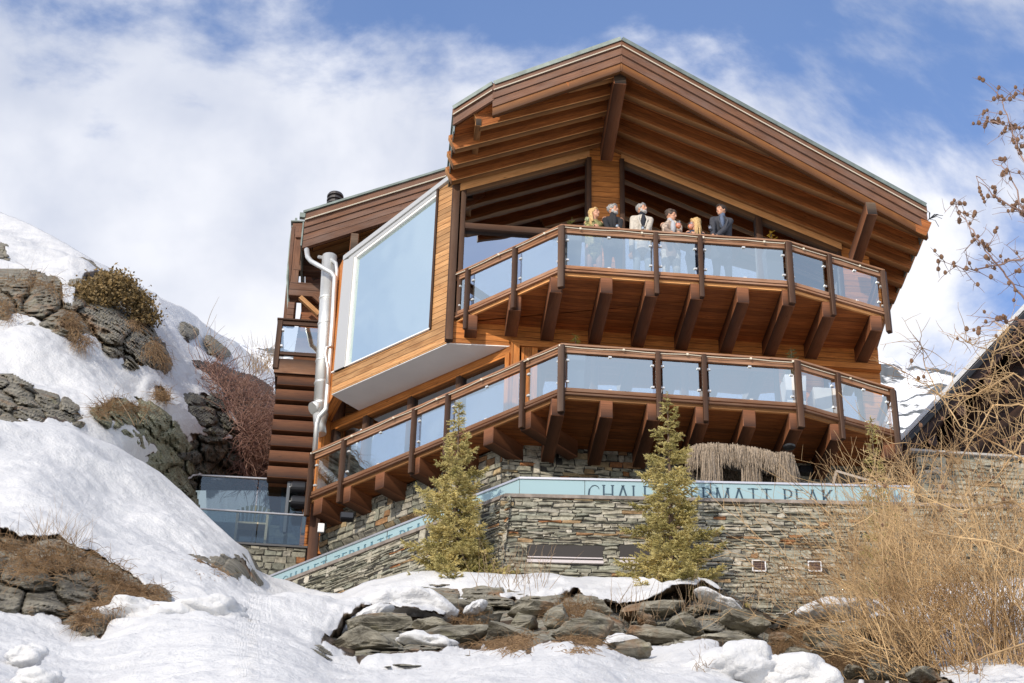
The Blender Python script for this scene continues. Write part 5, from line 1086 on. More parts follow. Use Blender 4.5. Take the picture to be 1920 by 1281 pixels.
def spruce(name, lab, cat, base, H, R, seed, grp=None, dens=1.0, mat=None, ndl=.022, up=.2, bare=.03, trunk=True):
    rs = random.Random(seed); base = np.asarray(base, float); root = empty(name, lab, cat, grp, loc=tuple(base)); bpy.context.view_layer.update()
    g = RM(); lean = (rs.uniform(-.03, .03), rs.uniform(-.03, .03)); tp = lambda t: (base[0]+lean[0]*t*H, base[1]+lean[1]*t*H, base[2]+t*H)
    b = RM(); b.tube([tp(t) for t in np.linspace(-.05, .99, 10)], R*.055+.006, .004, 7)
    def brush(a, bb, w_):      # a twig clothed in needles
        ax = [bb[i]-a[i] for i in range(3)]; L = math.sqrt(sum(q*q for q in ax))+1e-9; d = [q/L for q in ax]; n = max(4, int(L/(ndl*.32)))
        g.tube([a, [(a[i]+bb[i])/2 for i in range(3)], bb], w_*.32, w_*.18, 3)
        for k in range(n):
            t = (k+rs.random())/n; th = rs.uniform(0, 2*PI); x = (d[1], -d[0], 0) if abs(d[2]) < .9 else (1, 0, 0); xl = math.hypot(x[0], x[1]); x = (x[0]/xl, x[1]/xl, 0)
            y = (d[1]*x[2]-d[2]*x[1], d[2]*x[0]-d[0]*x[2], d[0]*x[1]-d[1]*x[0]); c, s_ = math.cos(th), math.sin(th); o = [x[i]*c+y[i]*s_ for i in range(3)]; q = [-x[i]*s_+y[i]*c for i in range(3)]
            p = [a[i]+ax[i]*t for i in range(3)]; tip = [p[i]+(o[i]*.8+d[i]*.75)*w_*1.25 for i in range(3)]; h = w_*.22
            g.tri([p[i]-q[i]*h-d[i]*h for i in range(3)], [p[i]+q[i]*h+d[i]*h for i in range(3)], tip)
    t = bare; az = rs.uniform(0, 6)
    while t < .985:
        f = (1-t); nb_ = max(3, int((3+4.5*f)*dens)); 
        for k in range(nb_):
            az += 2.399+rs.uniform(-.4, .4); Lb = R*(f**.95)*rs.uniform(.55, 1.2)*(1+.25*math.sin(az*1.3+t*9))+.03; el = .75-1.25*f+rs.uniform(-.15, .15)
            P = []; p = list(tp(t)); ns = 6; e = el
            for i in range(ns+1):
                P.append(tuple(p)); st = Lb/ns; p = [p[0]+math.cos(az)*math.cos(e)*st, p[1]+math.sin(az)*math.cos(e)*st, p[2]+math.sin(e)*st]; e += (.12+up*f)*1.2 if i > 1 else -.08
            b.tube(P, .006+.008*f*R, .002, 3)
            nt_ = int(Lb/.05*dens)+1
            for q in range(nt_):
                s_ = .18+.82*(q+rs.random()*.6)/nt_; ii = min(ns-1, int(s_*ns)); fr = s_*ns-ii; c = [P[ii][j]+(P[ii+1][j]-P[ii][j])*fr for j in range(3)]
                for side in (-1, 1):
                    tl = (.05+.34*Lb*(1-s_)*1.0+.03*rs.random()); a2 = az+side*rs.uniform(.5, 1.05); ee = rs.uniform(-.35, .35)
                    tip = (c[0]+math.cos(a2)*math.cos(ee)*tl, c[1]+math.sin(a2)*math.cos(ee)*tl, c[2]+math.sin(ee)*tl); brush(c, tip, ndl)
                    if tl > .13:
                        mid = [c[j]+(tip[j]-c[j])*.5 for j in range(3)]; a3 = a2+side*rs.uniform(.5, .9); brush(mid, (mid[0]+math.cos(a3)*tl*.42, mid[1]+math.sin(a3)*tl*.42, mid[2]+rs.uniform(-.03, .03)), ndl)
            brush(P[-2], P[-1], ndl)
        t += (.20/H)*rs.uniform(.45, .75)/dens**.5+.004
    brush(tp(.9), (tp(1)[0], tp(1)[1], tp(1)[2]+.04), ndl)
    b.build('trunk', M_bark, root); g.build('crown', mat or M_ndl, root); return root
b = onY(852, 1088, 25.85); t_ = onY(843, 755, 25.85); spruce('spruce_tree', 'slimmer young spruce left of the slate wall corner, standing in the snow', 'spruce', b, t_[2]-b[2], .90, 3, 'young spruces before the slate wall', ndl=.030)
b = onY(1262, 1116, 24.85); t_ = onY(1246, 738, 24.85); spruce('spruce_tree', 'tallest young spruce hiding the middle of the blue lettering', 'spruce', b, t_[2]-b[2], .88, 11, 'young spruces before the slate wall', ndl=.030)
b = onY(1668, 1150, 24.9); t_ = onY(1664, 782, 24.9); spruce('spruce_tree', 'young spruce half hidden behind the willow twigs at the right', 'spruce', b, t_[2]-b[2], .55, 17, 'young spruces before the slate wall', dens=.8)
M_min = foliage('dwarf_conifer_needles', (.10, .12, .02), (.28, .30, .06), .2, 12); M_yel = foliage('yellow_conifer_needles', (.40, .24, .02), (.62, .42, .05), .2, 12)
def potted(px, py, Y, floor, lab, mat, r=.13, h=.5, potm=M_grey, pw=.17, grp='potted dwarf conifers'):
    t_ = onY(px, py, Y); z0 = t_[2]-h; rt = empty('potted_conifer', lab, 'potted plant', grp, loc=(t_[0], Y, floor)); bpy.context.view_layer.update()
    m = MB(); m.hexa([V3(t_[0]-pw*.75, Y-pw*.75, floor), V3(t_[0]+pw*.75, Y-pw*.75, floor), V3(t_[0]+pw*.75, Y+pw*.75, floor), V3(t_[0]-pw*.75, Y+pw*.75, floor)], [V3(t_[0]-pw, Y-pw, z0+.03), V3(t_[0]+pw, Y-pw, z0+.03), V3(t_[0]+pw, Y+pw, z0+.03), V3(t_[0]-pw, Y+pw, z0+.03)]); keepto(m.build('pot', potm, bevel=.01), rt)
    s_ = spruce('x', None, None, (t_[0], Y, z0), h, r, int(px), dens=1.0, mat=mat, ndl=.012, up=.6)
    for chd in list(s_.children): keepto(chd, rt)
    bpy.data.objects.remove(s_)
potted(1073, 411, 27.75, ZF, 'little green conifer showing above the upper handrail beside the blonde woman', M_min)
potted(1446, 437, 27.7, ZF, 'little yellow-green conifer tip above the upper handrail right of the dark-haired man', M_yel, h=.45)
potted(1079, 632, 27.8, ZL-.94, 'little yellow-green conifer above the left corner of the lower handrail', M_min)
potted(1483, 655, 28.1, ZL-.94, 'taller conifer in a white planter behind the lower balcony glass', foliage('conifer_needles', (.05, .08, .03), (.12, .18, .08), .1, 9), r=.22, h=.7, potm=M_white, pw=.2)
potted(548, 874, 34.2, 18.6, 'small green conifer above the rack with the black drums', M_min, h=.55)
potted(889, 900, 28.5, cz-1.2, 'bright yellow conifer behind the turquoise glass beside the slimmer spruce', M_yel, r=.14, h=.6)
m = MB(); c = onY(1548, 758, 28.3); m.hexa([c+V3(-.22, -.2, -.3), c+V3(.22, -.2, -.3), c+V3(.22, .2, -.3), c+V3(-.22, .2, -.3)], [c+V3(-.28, -.25, .2), c+V3(.28, -.25, .2), c+V3(.28, .25, .2), c+V3(-.28, .25, .2)]); tag(m.build('planter', M_white, bevel=.01), 'wide white planter box behind the right part of the lower balcony glass', 'planter')

# ---- bare shrubs
M_wil = foliage('golden_willow_bark', (.20, .11, .045), (.72, .50, .26), 0, 1.3)
M_lar = foliage('larch_twig_bark', (.22, .14, .08), (.46, .32, .18), 0, 3.0)
M_red = foliage('red_brown_twigs', (.15, .07, .055), (.38, .23, .175), 0, 2.0)
M_gry = foliage('dry_stalks', (.26, .17, .10), (.50, .36, .22), 0, 4.0)
def curve(rs, p, d, L, n, wob, grav, curl=0):
    P = [tuple(p)]; d = list(d); st = L/n
    for i in range(n):
        d = [d[0]+rs.gauss(0, wob)+curl*.3, d[1]+rs.gauss(0, wob), d[2]+rs.gauss(0, wob)+grav]; l = math.sqrt(sum(q*q for q in d)); d = [q/l for q in d]; p = [p[j]+d[j]*st for j in range(3)]; P.append(tuple(p))
    return P, d
def willow(name, lab, cx_, cy_, Y, n, H, spread, seed, r0=.011, mat=None, side=7, lean=-.2):
    rs = random.Random(seed); g = RM(); c = onY(cx_, cy_, Y)
    for k in range(n):
        p = (c[0]+rs.gauss(0, .30), Y+rs.gauss(0, .35), c[2]+rs.uniform(-.2, .1)); a = rs.gauss(lean, spread); d = (math.sin(a), rs.gauss(0, .25), math.cos(a)); L = H*rs.uniform(.55, 1.05)*(1-.25*abs(a-lean)); P, e = curve(rs, p, d, L, 10, .085, .016, rs.gauss(0, .20)); rr = r0*rs.uniform(.6, 1.1); g.tube(P, rr, rr*.35, 4)
        for q in range(rs.randint(side-3, side+3)):
            i = rs.randint(2, 9); t = P[i]; dd = [P[i][j]-P[i-1][j] for j in range(3)]; l = math.sqrt(sum(z*z for z in dd)); s_ = rs.choice((-1, 1))*rs.uniform(.3, .95); dx = (dd[0]/l*math.cos(s_)+dd[2]/l*math.sin(s_), dd[1]/l+rs.gauss(0, .35), dd[2]/l*math.cos(s_)-dd[0]/l*math.sin(s_)); L2 = rs.uniform(.18, .62); Q, _ = curve(rs, t, dx, L2, 6, .08, .055, rs.gauss(0, .12)); g.tube(Q, rr*.5, rr*.22, 3)
            if rs.random() < .5: z = rs.randint(1, 4); Q2, _ = curve(rs, Q[z], (dx[0]+rs.gauss(0, .6), dx[1], dx[2]+.3), L2*.5, 4, .1, .05); g.tube(Q2, rr*.35, rr*.2, 3)
    o = g.build(name, mat or M_wil); return tag(o, lab, 'shrub', 'bare golden willow shrubs')
willow('willow_shrub', 'dense golden bare willow fanning up from the lower right, left one of the thicket', 1740, 1275, 20.6, 135, 3.6, .44, 5, lean=-.20, r0=.0085, side=11)
willow('willow_shrub', 'golden bare willow at the right frame edge reaching over the neighbouring stone wall', 1890, 1280, 20.0, 150, 4.0, .36, 6, lean=-.05, r0=.0085, side=11)
willow('willow_shrub', 'sparser golden willow in front of the third spruce and the end of the glass', 1700, 1200, 22.0, 100, 3.1, .36, 7, lean=-.10, r0=.008, side=8)
M_cone = plain('larch_cones', (.16, .085, .045), .8, 0, .4, 40)
def cone(m, p, r): m.lathe(V3(*p), [(.0, -1.25*r), (.6*r, -1.1*r), (1.0*r, -.4*r), (.95*r, .3*r), (.55*r, 1.0*r), (0, 1.3*r)], 7)
def larch(name, lab, branches, Y, seed, mat, cones=True, side=16, tl=(.15, .5), trunk=None, r0=.016, droop=-.03, wob=.09, cp_=.30):
    rs = random.Random(seed); g = RM(); root = empty(name, lab, 'larch' if trunk else 'larch branches', loc=tuple(onY(trunk[0][0], trunk[0][1], Y)) if trunk else tuple(onY(*branches[0][0], Y))); bpy.context.view_layer.update(); cm = MB()
    if trunk: t = RM(); t.tube([tuple(onY(x, y, Y)) for x, y in trunk], .11, .03, 10); t.build('trunk', M_bark, root)
    for br in branches:
        dY = rs.uniform(-.5, .5); P = [tuple(onY(x, y, Y+dY*i/len(br))) for i, (x, y) in enumerate(br)]; Q = []
        for i in range(len(P)-1):
            for q in range(5): f = q/5; Q.append(tuple(P[i][j]+(P[i+1][j]-P[i][j])*f+rs.gauss(0, .008) for j in range(3)))
        Q.append(P[-1]); g.tube(Q, r0*rs.uniform(.8, 1.1), .003, 4)
        for k in range(side*(len(br)-1)//2):
            i = rs.randint(2, len(Q)-1); a = rs.uniform(0, 2*PI); d = (math.cos(a), rs.gauss(0, .5), math.sin(a)*.9); L = rs.uniform(*tl); C, _ = curve(rs, Q[i], d, L, 7, wob, droop if rs.random() < .6 else .04); g.tube(C, .005, .002, 3)
            for z in range(1, 7):
                if rs.random() < .35: s_, _ = curve(rs, C[z], (rs.gauss(0, 1), rs.gauss(0, .6), rs.gauss(0, 1)), rs.uniform(.05, .22), 4, .12, .02); g.tube(s_, .0035, .0015, 3)
                if cones and rs.random() < cp_: cone(cm, (C[z][0], C[z][1], C[z][2]+.02), rs.uniform(.016, .024))
    g.build('branch', mat, root)
    if cones: o = cm.build('cone', M_cone, root); keepto(o, root); tag(o, kind='stuff')
    return root
larch('larch_tree', 'bare larch hung with brown cones reaching in from the right edge against the sky',
      [[(2010, 700), (1925, 562), (1880, 510), (1840, 459), (1802, 403), (1790, 378)], [(2010, 560), (1925, 480), (1870, 500), (1815, 505), (1760, 488)], [(2010, 430), (1925, 322), (1900, 250), (1880, 195), (1868, 172)],
       [(2010, 480), (1925, 400), (1870, 372), (1830, 330)], [(2010, 300), (1925, 240), (1880, 235), (1840, 225)], [(2020, 250), (1930, 190), (1905, 165)], [(1990, 640), (1925, 600), (1870, 600), (1830, 620)], [(1990, 540), (1930, 420), (1890, 320), (1860, 300)],
       [(2035, 620), (2120, 560), (2200, 520), (2260, 540)], [(2032, 420), (2110, 340), (2180, 300)], [(2012, 180), (2090, 110), (2150, 90)], [(2038, 820), (2130, 790), (2230, 800)], [(2005, 60), (1950, -40), (1900, -60)], [(1998, -60), (2060, -130), (2110, -150)]],
      14.5, 4, foliage('larch_bark', (.16, .09, .07), (.36, .24, .19), 0, 3.0), side=9, trunk=[(2030, 1500), (2040, 1000), (2030, 500), (2000, 0), (1990, -250)], tl=(.10, .34))
larch('larch_branches', 'tangle of sunlit golden larch twigs in front of the dark neighbouring roof',
      [[(2000, 760), (1900, 700), (1830, 740), (1770, 745), (1700, 700)], [(2000, 900), (1900, 850), (1800, 800), (1740, 700), (1725, 640)], [(2000, 640), (1920, 640), (1860, 660), (1800, 640)], [(2000, 860), (1920, 760), (1860, 760), (1800, 860), (1700, 830)],
       [(2000, 1000), (1900, 940), (1800, 960), (1700, 920), (1620, 905)], [(2000, 700), (1900, 610), (1870, 640), (1850, 720)], [(2000, 1080), (1880, 1020), (1750, 1000), (1640, 960)], [(2000, 1180), (1850, 1230), (1780, 1262)], [(2000, 820), (1940, 800), (1880, 880), (1820, 930)]],
      16.5, 9, M_wil, cones=True, side=20, tl=(.2, .55), r0=.016, droop=.03, wob=.14, cp_=.035)
# red-brown tangled shrub on the rock beside the logs
rs = random.Random(21); g = RM()
for k in range(3600):
    x, y = rs.uniform(365, 545), rs.uniform(688, 905); top = np.interp(x, [365, 400, 440, 500, 545], [692, 693, 708, 735, 790]); lft = np.interp(y, [690, 760, 800, 905], [365, 428, 448, 462])
    if y < top-4 or x < lft+rs.gauss(0, 8): continue
    D = float(depH(np.array([x]), np.array([y]))[0])-.35-abs(rs.gauss(0, .2)); p = onY(x, y, D); P, _ = curve(rs, p, (rs.gauss(0, .5), rs.gauss(0, .3), rs.uniform(-1, .9)), rs.uniform(.3, 1.1), 7, .2, -.02); g.tube(P, .010, .004, 3)
tag(g.build('brown_shrub', M_red), 'leafless red-brown shrub hanging in a tangle between the dark cliff and the log cladding', 'shrub')
# juniper
rs = random.Random(5); g = RM(); js = [(165, 545), (190, 535), (215, 540), (235, 548), (180, 565), (205, 560), (250, 560), (160, 560), (265, 575), (275, 595), (150, 555), (180, 585), (225, 530), (205, 525)]
for k in range(9000):
    x, y = rs.choice(js); x += rs.gauss(0, 13); y += rs.gauss(0, 9); D = float(33.3+(x-150)*.012)+rs.gauss(0, .25)-.7; p = onY(x, y, D)
    d = V3(rs.gauss(0, 1), rs.gauss(0, .6)-.3, rs.gauss(.3, .8)); d /= np.linalg.norm(d); s_ = np.cross(d, V3(rs.gauss(0, 1), rs.gauss(0, 1), .3)); s_ /= np.linalg.norm(s_); l = rs.uniform(.05, .11); g.quad(p, p+d*l*.5+s_*.025, p+d*l, p+d*l*.5-s_*.025)
tag(g.build('juniper_shrub', foliage('juniper_leaves', (.08, .055, .018), (.30, .20, .08), .1, 6), smooth=False), 'round olive-brown juniper shrub on top of the left cliff under the snow overhang', 'shrub')
# dry grass
M_gr = foliage('dry_grass', (.15, .085, .04), (.46, .30, .16), .15, 5.0)
def tuft(lab, pts, dep, n, L, dirz, seed, rad=10, mat=None, off=.35, r=.004, grp='tufts of dry grass', cat='dry grass'):
    rs = random.Random(seed); g = RM()
    for k in range(n):
        x, y = rs.choice(pts); x += rs.gauss(0, rad); y += rs.gauss(0, rad*.6); D = float(dep(np.array([x]), np.array([y]))[0])-off-rs.random()*.15; p = onY(x, y, D)
        P, _ = curve(rs, p, (rs.gauss(0, .6), -.5+rs.gauss(0, .3), dirz+rs.gauss(0, .4)), L*rs.uniform(.5, 1.2), 5, .12, -.14 if dirz < .8 else -.01); g.tube(P, r, r*.3, 3)
    return tag(g.build('dry_stalks' if cat == 'dry stalks' else 'dry_grass', mat or M_gr), lab, cat, None, 'stuff')
tuft('brown grass mat over the top of the lower left rock', [(10, 1030), (60, 1040), (110, 1045), (150, 1050), (40, 1070), (200, 1075), (90, 1065)], depN, 1000, .26, .2, 1, 20, off=.5)
tuft('shaggy grass hanging at the right side of the lower left rock', [(215, 1090), (240, 1105), (265, 1110), (290, 1115), (180, 1140), (160, 1160), (225, 1130)], depN, 1100, .26, -.2, 2, 12, off=.45)
tuft('tall dry stalks standing above the lower left rock', [(95, 1020), (120, 1015), (140, 1022), (75, 1012)], depN, 60, .42, 1.2, 3, 12, M_gry, .3, .003)
tuft('hanging straw beside the small rock left of the turquoise glass', [(370, 1058), (390, 1066), (410, 1072)], depN, 500, .20, -.7, 4, 8, off=.3)
tuft('brown grass around the upper left end of the big cliff', [(30, 525), (60, 528), (90, 535), (110, 545), (20, 590), (10, 570)], depH, 420, .40, -.2, 5, 12, off=.62, r=.005)
tuft('reddish grass fringe hanging in the middle of the big cliff', [(138, 600), (150, 612), (150, 630), (160, 640), (130, 590)], depH, 380, .45, -.6, 6, 8, off=.62, r=.005)
tuft('reddish grass fringe at the right end of the big cliff', [(292, 640), (300, 660), (305, 672), (285, 655), (255, 600)], depH, 420, .5, -.8, 7, 9, off=.62, r=.005)
tuft('rusty grass clump above the pale rock rib', [(200, 765), (215, 760), (230, 768), (190, 775), (260, 770)], depH, 380, .32, .2, 8, 12, off=.5, r=.005)
tuft('brown grass between the snow tongues left of the dark cliff', [(300, 738), (310, 748)], depH, 250, .26, .0, 9, 6, off=.4, r=.006)
bw = [((905, 1200), (930, 1195), (955, 1205), (980, 1200), 'big straw mop hanging over the boulder wall left of the middle'), ((1070, 1200), (1090, 1195), (1110, 1205), (1085, 1215), 'second straw mop on the boulder wall below the spruce gap'), ((1060, 1140), (1080, 1150), (1100, 1145), (1050, 1155), 'pale dry herb clump at the top of the boulder wall centre'), ((880, 1175), (865, 1160), (895, 1165), (900, 1185), 'brown herb clump between snow and boulders'), ((1480, 1190), (1500, 1200), (1460, 1215), (1520, 1180), 'reddish dry herbs in the right part of the boulder wall'), ((1570, 1240), (1620, 1250), (1600, 1230), (1540, 1250), 'dark reddish brush at the foot of the willow'), ((1320, 1240), (1340, 1225), (1350, 1235), (1310, 1215), 'small brown herb tuft low in the wall right of the bigger spruce')]
for i, b_ in enumerate(bw): tuft(b_[-1], list(b_[:-1]), depN, [900, 800, 500, 400, 700, 900, 250][i], [.32, .28, .22, .2, .22, .25, .18][i], [-.5, -.5, .2, .1, .2, .1, .1][i], 20+i, 13, off=.45)
st = [((975, 1090), (955, 1085), (1010, 1095), (940, 1095), 'tall pale stalks before the slot window left of the middle'), ((1180, 1140), (1300, 1150), (1200, 1150), (1320, 1140), 'pale bare stalks around the foot of the bigger spruce'), ((1440, 1120), (1480, 1130), (1520, 1120), (1410, 1130), 'thin pale stalks before the right part of the slate wall'), ((1560, 1130), (1590, 1120), (1540, 1140), (1600, 1130), 'pale stalks at the left edge of the willow thicket')]
for i, b_ in enumerate(st): tuft(b_[-1], list(b_[:-1]), depN, [60, 70, 90, 80][i], [.62, .42, .6, .6][i], 1.6, 40+i, 22, M_gry, off=.55, r=.0045, cat='dry stalks', grp='dry stalks')
tuft('bare grey twigs on the skyline snow left of the log cladding', [(470, 690), (485, 700), (498, 698), (512, 690)], depH, 70, .9, 1.4, 50, 8, M_gry, 1.0, .009, cat='dry stalks', grp='dry stalks')
tuft('few bare twigs in the snow below the skyline', [(390, 610), (380, 650), (400, 665), (260, 795)], depH, 14, .8, 1.0, 51, 5, M_gry, .8, .009, cat='dry stalks', grp='dry stalks')
print('TIMER p4.py', time.time()-T0)
# ================================================================== PEOPLE
bpy.context.view_layer.update()
def _ico(k):
    bm = bmesh.new(); bmesh.ops.create_icosphere(bm, subdivisions=k, radius=1); v = np.array([q.co[:] for q in bm.verts]); f = np.array([[q.index for q in z.verts] for z in bm.faces]); bm.free(); return v, f
ICO = {k: _ico(k) for k in (1, 2, 3)}
class Blob:
    def __init__(s): s.v = []; s.f = []; s.n = 0
    def add(s, v, f): s.v.append(v); s.f.append(f+s.n); s.n += len(v)
    def ell(s, c, r, rot=None):
        v, f = ICO[3 if max(r) > .03 else 2]; v = v*np.array(r)
        if rot: v = v@np.array(rot).T
        s.add(v+np.array(c[:]), f); return s
    def cap(s, pts, rad):
        for (a, ra), (b, rb) in zip(zip(pts[:-1], rad[:-1]), zip(pts[1:], rad[1:])):
            a = np.array(a[:]); b = np.array(b[:]); n = max(2, int(np.linalg.norm(b-a)/(min(ra, rb)*.45))); v, f = ICO[2]
            for i in range(n+1): t = i/n; s.add(v*(ra+(rb-ra)*t)+a+(b-a)*t, f)
        return s
    def build(s, name, mat, parent=None, vox=.008, smooth=3):
        me = bpy.data.meshes.new(name); me.from_pydata(np.concatenate(s.v).tolist(), [], np.concatenate(s.f).tolist()); me.update(); o = bpy.data.objects.new(name, me); COL.objects.link(o)
        r = o.modifiers.new('r', 'REMESH'); r.mode = 'VOXEL'; r.voxel_size = vox; q = o.modifiers.new('s', 'SMOOTH'); q.iterations = smooth; q.factor = .5
        dg = bpy.context.evaluated_depsgraph_get(); nm = bpy.data.meshes.new_from_object(o.evaluated_get(dg)); o.modifiers.clear(); o.data = nm; nm.materials.clear(); nm.materials.append(mat); nm.polygons.foreach_set('use_smooth', [True]*len(nm.polygons))
        if parent: keepto(o, parent)
        return o
M_skin = plain('skin', (.58, .30, .185), .5); M_lip = plain('lip', (.42, .13, .10), .5); M_eye = plain('eye_dark', (.03, .02, .018), .4)
def cloth(name, c, n=.12): return plain(name, c, .85, 0, n, 25, .004)
def person(lab, px, toppx, Y, cfg):
    F = ZF+.005; top = onY(px, toppx, Y); H = top[2]-F; x = top[0]; hd_ = cfg['head']; lean = cfg.get('lean', .12); w_ = cfg.get('w', 1.0)
    root = empty('person', lab, 'person', loc=(x, Y, F)); bpy.context.view_layer.update()
    hy = Y+lean*.9; hipz = F+.50*(H if H < 1.9 else 1.85); shz = top[2]-.335; V = lambda a, b, c: (a, b, c)
    hip = [V(x-.09*w_, hy, hipz), V(x+.09*w_, hy, hipz)]; sh = [V(x-.150*w_, Y+.02, shz-.01), V(x+.150*w_, Y+.02, shz-.01)]
    fd = Vector((math.sin(hd_), -math.cos(hd_), cfg.get('nod', -.05))).normalized(); hc = Vector((x, Y, top[2]-.125)); right = fd.cross(Vector((0, 0, 1))).normalized(); upv = right.cross(fd)
    R = Matrix((right, -fd, upv)).transposed()           # local x right, -y forward, z up
    L_ = lambda a, b, c: hc+right*a+fd*b+upv*c
    B = Blob(); B.ell(hc+upv*.012, (.076, .093, .098), R); B.ell(L_(0, .032, -.045), (.055, .058, .068), R); B.ell(L_(0, .062, -.092), (.026, .022, .02), R)
    B.cap([L_(0, .086, .018), L_(0, .103, -.022)], [.010, .014]); B.ell(L_(0, .090, -.028), (.019, .012, .010), R); B.ell(L_(0, .083, .036), (.05, .016, .012), R)
    for s_ in (-1, 1): B.ell(L_(s_*.076, -.008, -.01), (.010, .020, .030), R); B.ell(L_(s_*.042, .062, -.022), (.022, .02, .018), R)
    B.cap([L_(0, -.01, -.07), (x, Y+.03, shz+.03)], [.050, .058]); B.cap([(x, Y+.03, shz-.02), (x, hy, hipz+.1)], [.11, .12])
    B.cap([sh[0], sh[1]], [.06, .06])
    arms = []
    for i, s_ in ((0, -1), (1, 1)):
        hx, hyy, hz = cfg['hands'][i]; h = Vector((x+hx, hyy, hz)); a = Vector(sh[i]); d = h-a; L = d.length; k = max(.0, (.56/2)**2-(L/2)**2)**.5; el = a+d*.5+Vector((s_*.16, .45, -.85)).normalized()*max(k, .03); arms.append((a, el, h)); B.cap([a, el, h], [.048, .038, .026])
        # hand: palm, four fingers of different length, thumb
        fdh = (h-el).normalized(); sd_ = fdh.cross(Vector((0, 0, 1))).normalized()*(1 if s_ > 0 else -1); upz = sd_.cross(fdh).normalized()
        if upz.z < 0: upz = -upz
        pm = h+fdh*.045; B.cap([h, pm], [.026, .028]); curl = cfg.get('curl', .7)
        for q, (o_, l) in enumerate(((-.028, .062), (-.010, .075), (.009, .070), (.027, .056))):
            k0 = pm+fdh*.03+sd_*o_; k1 = k0+(fdh*math.cos(curl)-upz*math.sin(curl))*l*.5; k2 = k1+(fdh*math.cos(curl*2.1)-upz*math.sin(curl*2.1))*l*.5; B.cap([k0, k1, k2], [.0095, .0085, .0075])
        B.cap([h+fdh*.015-sd_*.024, h+fdh*.045-sd_*.045-upz*.01, h+fdh*.075-sd_*.038-upz*.02], [.012, .010, .009])
    feet = []
    for i, s_ in ((0, -1), (1, 1)):
        kx = cfg.get('knee', (0, 0))[i]; kn = Vector((x+s_*.10*w_+kx, hy-.06, F+.27*H)); an = Vector((x+s_*.12*w_+kx*1.3, hy+.02, F+.07)); feet.append((Vector(hip[i]), kn, an)); B.cap([hip[i], kn, an], [.088, .056, .036]); B.cap([an+Vector((0, .02, -.03)), an+Vector((s_*.03, -.16, -.04))], [.035, .030])
    B.build('body', M_skin, root, vox=.0075, smooth=2)
    # face
    e = Blob()
    for s_ in (-1, 1): e.ell(L_(s_*.031, .086, .008), (.012, .006, .006), R)
    if cfg.get('sun'):
        for s_ in (-1, 1): e.ell(L_(s_*.032, .094, .006), (.024, .006, .016), R)
    e.build('eyes', M_eye, root, vox=.003, smooth=1)
    e = Blob()
    for s_ in (-1, 1): e.ell(L_(s_*.032, .090, .031), (.021, .006, .005), R)
    hm = cfg['hair']; e.build('eyebrows', cfg.get('brow', hm), root, vox=.003, smooth=1); e = Blob(); e.ell(L_(0, .084, -.056), (.024, .008, .006), R); e.build('mouth', M_lip, root, vox=.003, smooth=1)
    # hair
    h_ = Blob(); h_.ell(L_(0, -.020, .040), (.091, .098, .092), R); h_.ell(L_(0, .055, .090), (.062, .036, .028), R); [h_.ell(L_(q_*.072, .012, .02), (.018, .04, .035), R) for q_ in (-1, 1)]
    rs = random.Random(int(px)); cur = cfg.get('curly', 0)
    for k in range(26 if cur else 14): a = rs.uniform(0, 2*PI); b_ = rs.uniform(.2, 1.3); r = .032 if cur else .018; h_.ell(L_(math.cos(a)*math.cos(b_)*.086, -.022+math.sin(a)*math.cos(b_)*.088, .045+math.sin(b_)*.078), (r, r, r*.8), R)
    if cfg.get('long'):
        for k in range(22):
            a = rs.uniform(.25, 2*PI-.25)-PI; sx, sy = math.sin(a)*.083, -abs(math.cos(a))*.085+.005
            h_.cap([L_(sx*.8, sy*.8, .06), L_(sx*1.15, sy*1.15-.005, -.04), L_(sx*1.35+rs.gauss(0, .008), sy*1.4, -.15), L_(sx*1.5+rs.gauss(0, .015), sy*1.5+.01, -.20-cfg['long']*rs.uniform(.3, 1))], [.022, .020, .016, .007])
    h_.build('hair', hm, root, vox=.006, smooth=1)
    if cfg.get('beard'):
        bb = Blob(); bb.ell(L_(0, .048, -.088), (.054, .050, .034), R); [bb.ell(L_(s_*.058, .020, -.055), (.014, .03, .04), R) for s_ in (-1, 1)]; bb.ell(L_(0, .090, -.044), (.028, .010, .007), R); bb.build('beard', cfg['beard'], root, vox=.005, smooth=1)
    # clothes
    T = Blob(); gr = cfg.get('bulk', 0); T.cap([(x, Y+.03, shz-.05), (x, (Y+hy)/2+.02, shz-.22), (x, hy, hipz+.06)], [.135+gr, .125+gr, .135+gr])
    for s_ in (-1, 1): T.cap([(x+s_*.075*w_, Y+.03, shz-.08), (x+s_*.085*w_, hy, hipz+.04)], [.11+gr, .10+gr])
    T.cap([sh[0], (x, Y+.03, shz+.025), sh[1]], [.058+gr, .068, .058+gr])
    for a, el, h in arms: T.cap([a, el, el+(h-el)*.86], [.058+gr, .048+gr, .038+gr*.7])
    T.cap([(x, hy, hipz+.05), (x, hy, hipz-cfg.get('hem', .08))], [.155+gr, .155+gr])
    top_ = T.build(cfg['topname'], cfg['top'], root, vox=.010, smooth=3)
    if 'neck' in cfg:
        n_ = Blob(); n_.cap([(x+fd.x*.0, Y+.02, shz+.01), L_(0, -.005, -.105)], [.075, .062]); n_.ell((x+fd.x*.02, Y-.085, shz-.12), (.05, .055, .16)); n_.build(cfg['neckname'], cfg['neck'], root, vox=.007, smooth=2)
    if 'lapel' in cfg:
        for s_ in (-1, 1): l_ = Blob(); l_.cap([(x+s_*.06, Y-.045, shz+.03), (x+s_*.085, Y-.125, shz-.10), (x+s_*.03, Y-.15, shz-.30)], [.016, .018, .010]); l_.build('lapel', cfg['lapel'], root, vox=.006, smooth=1)
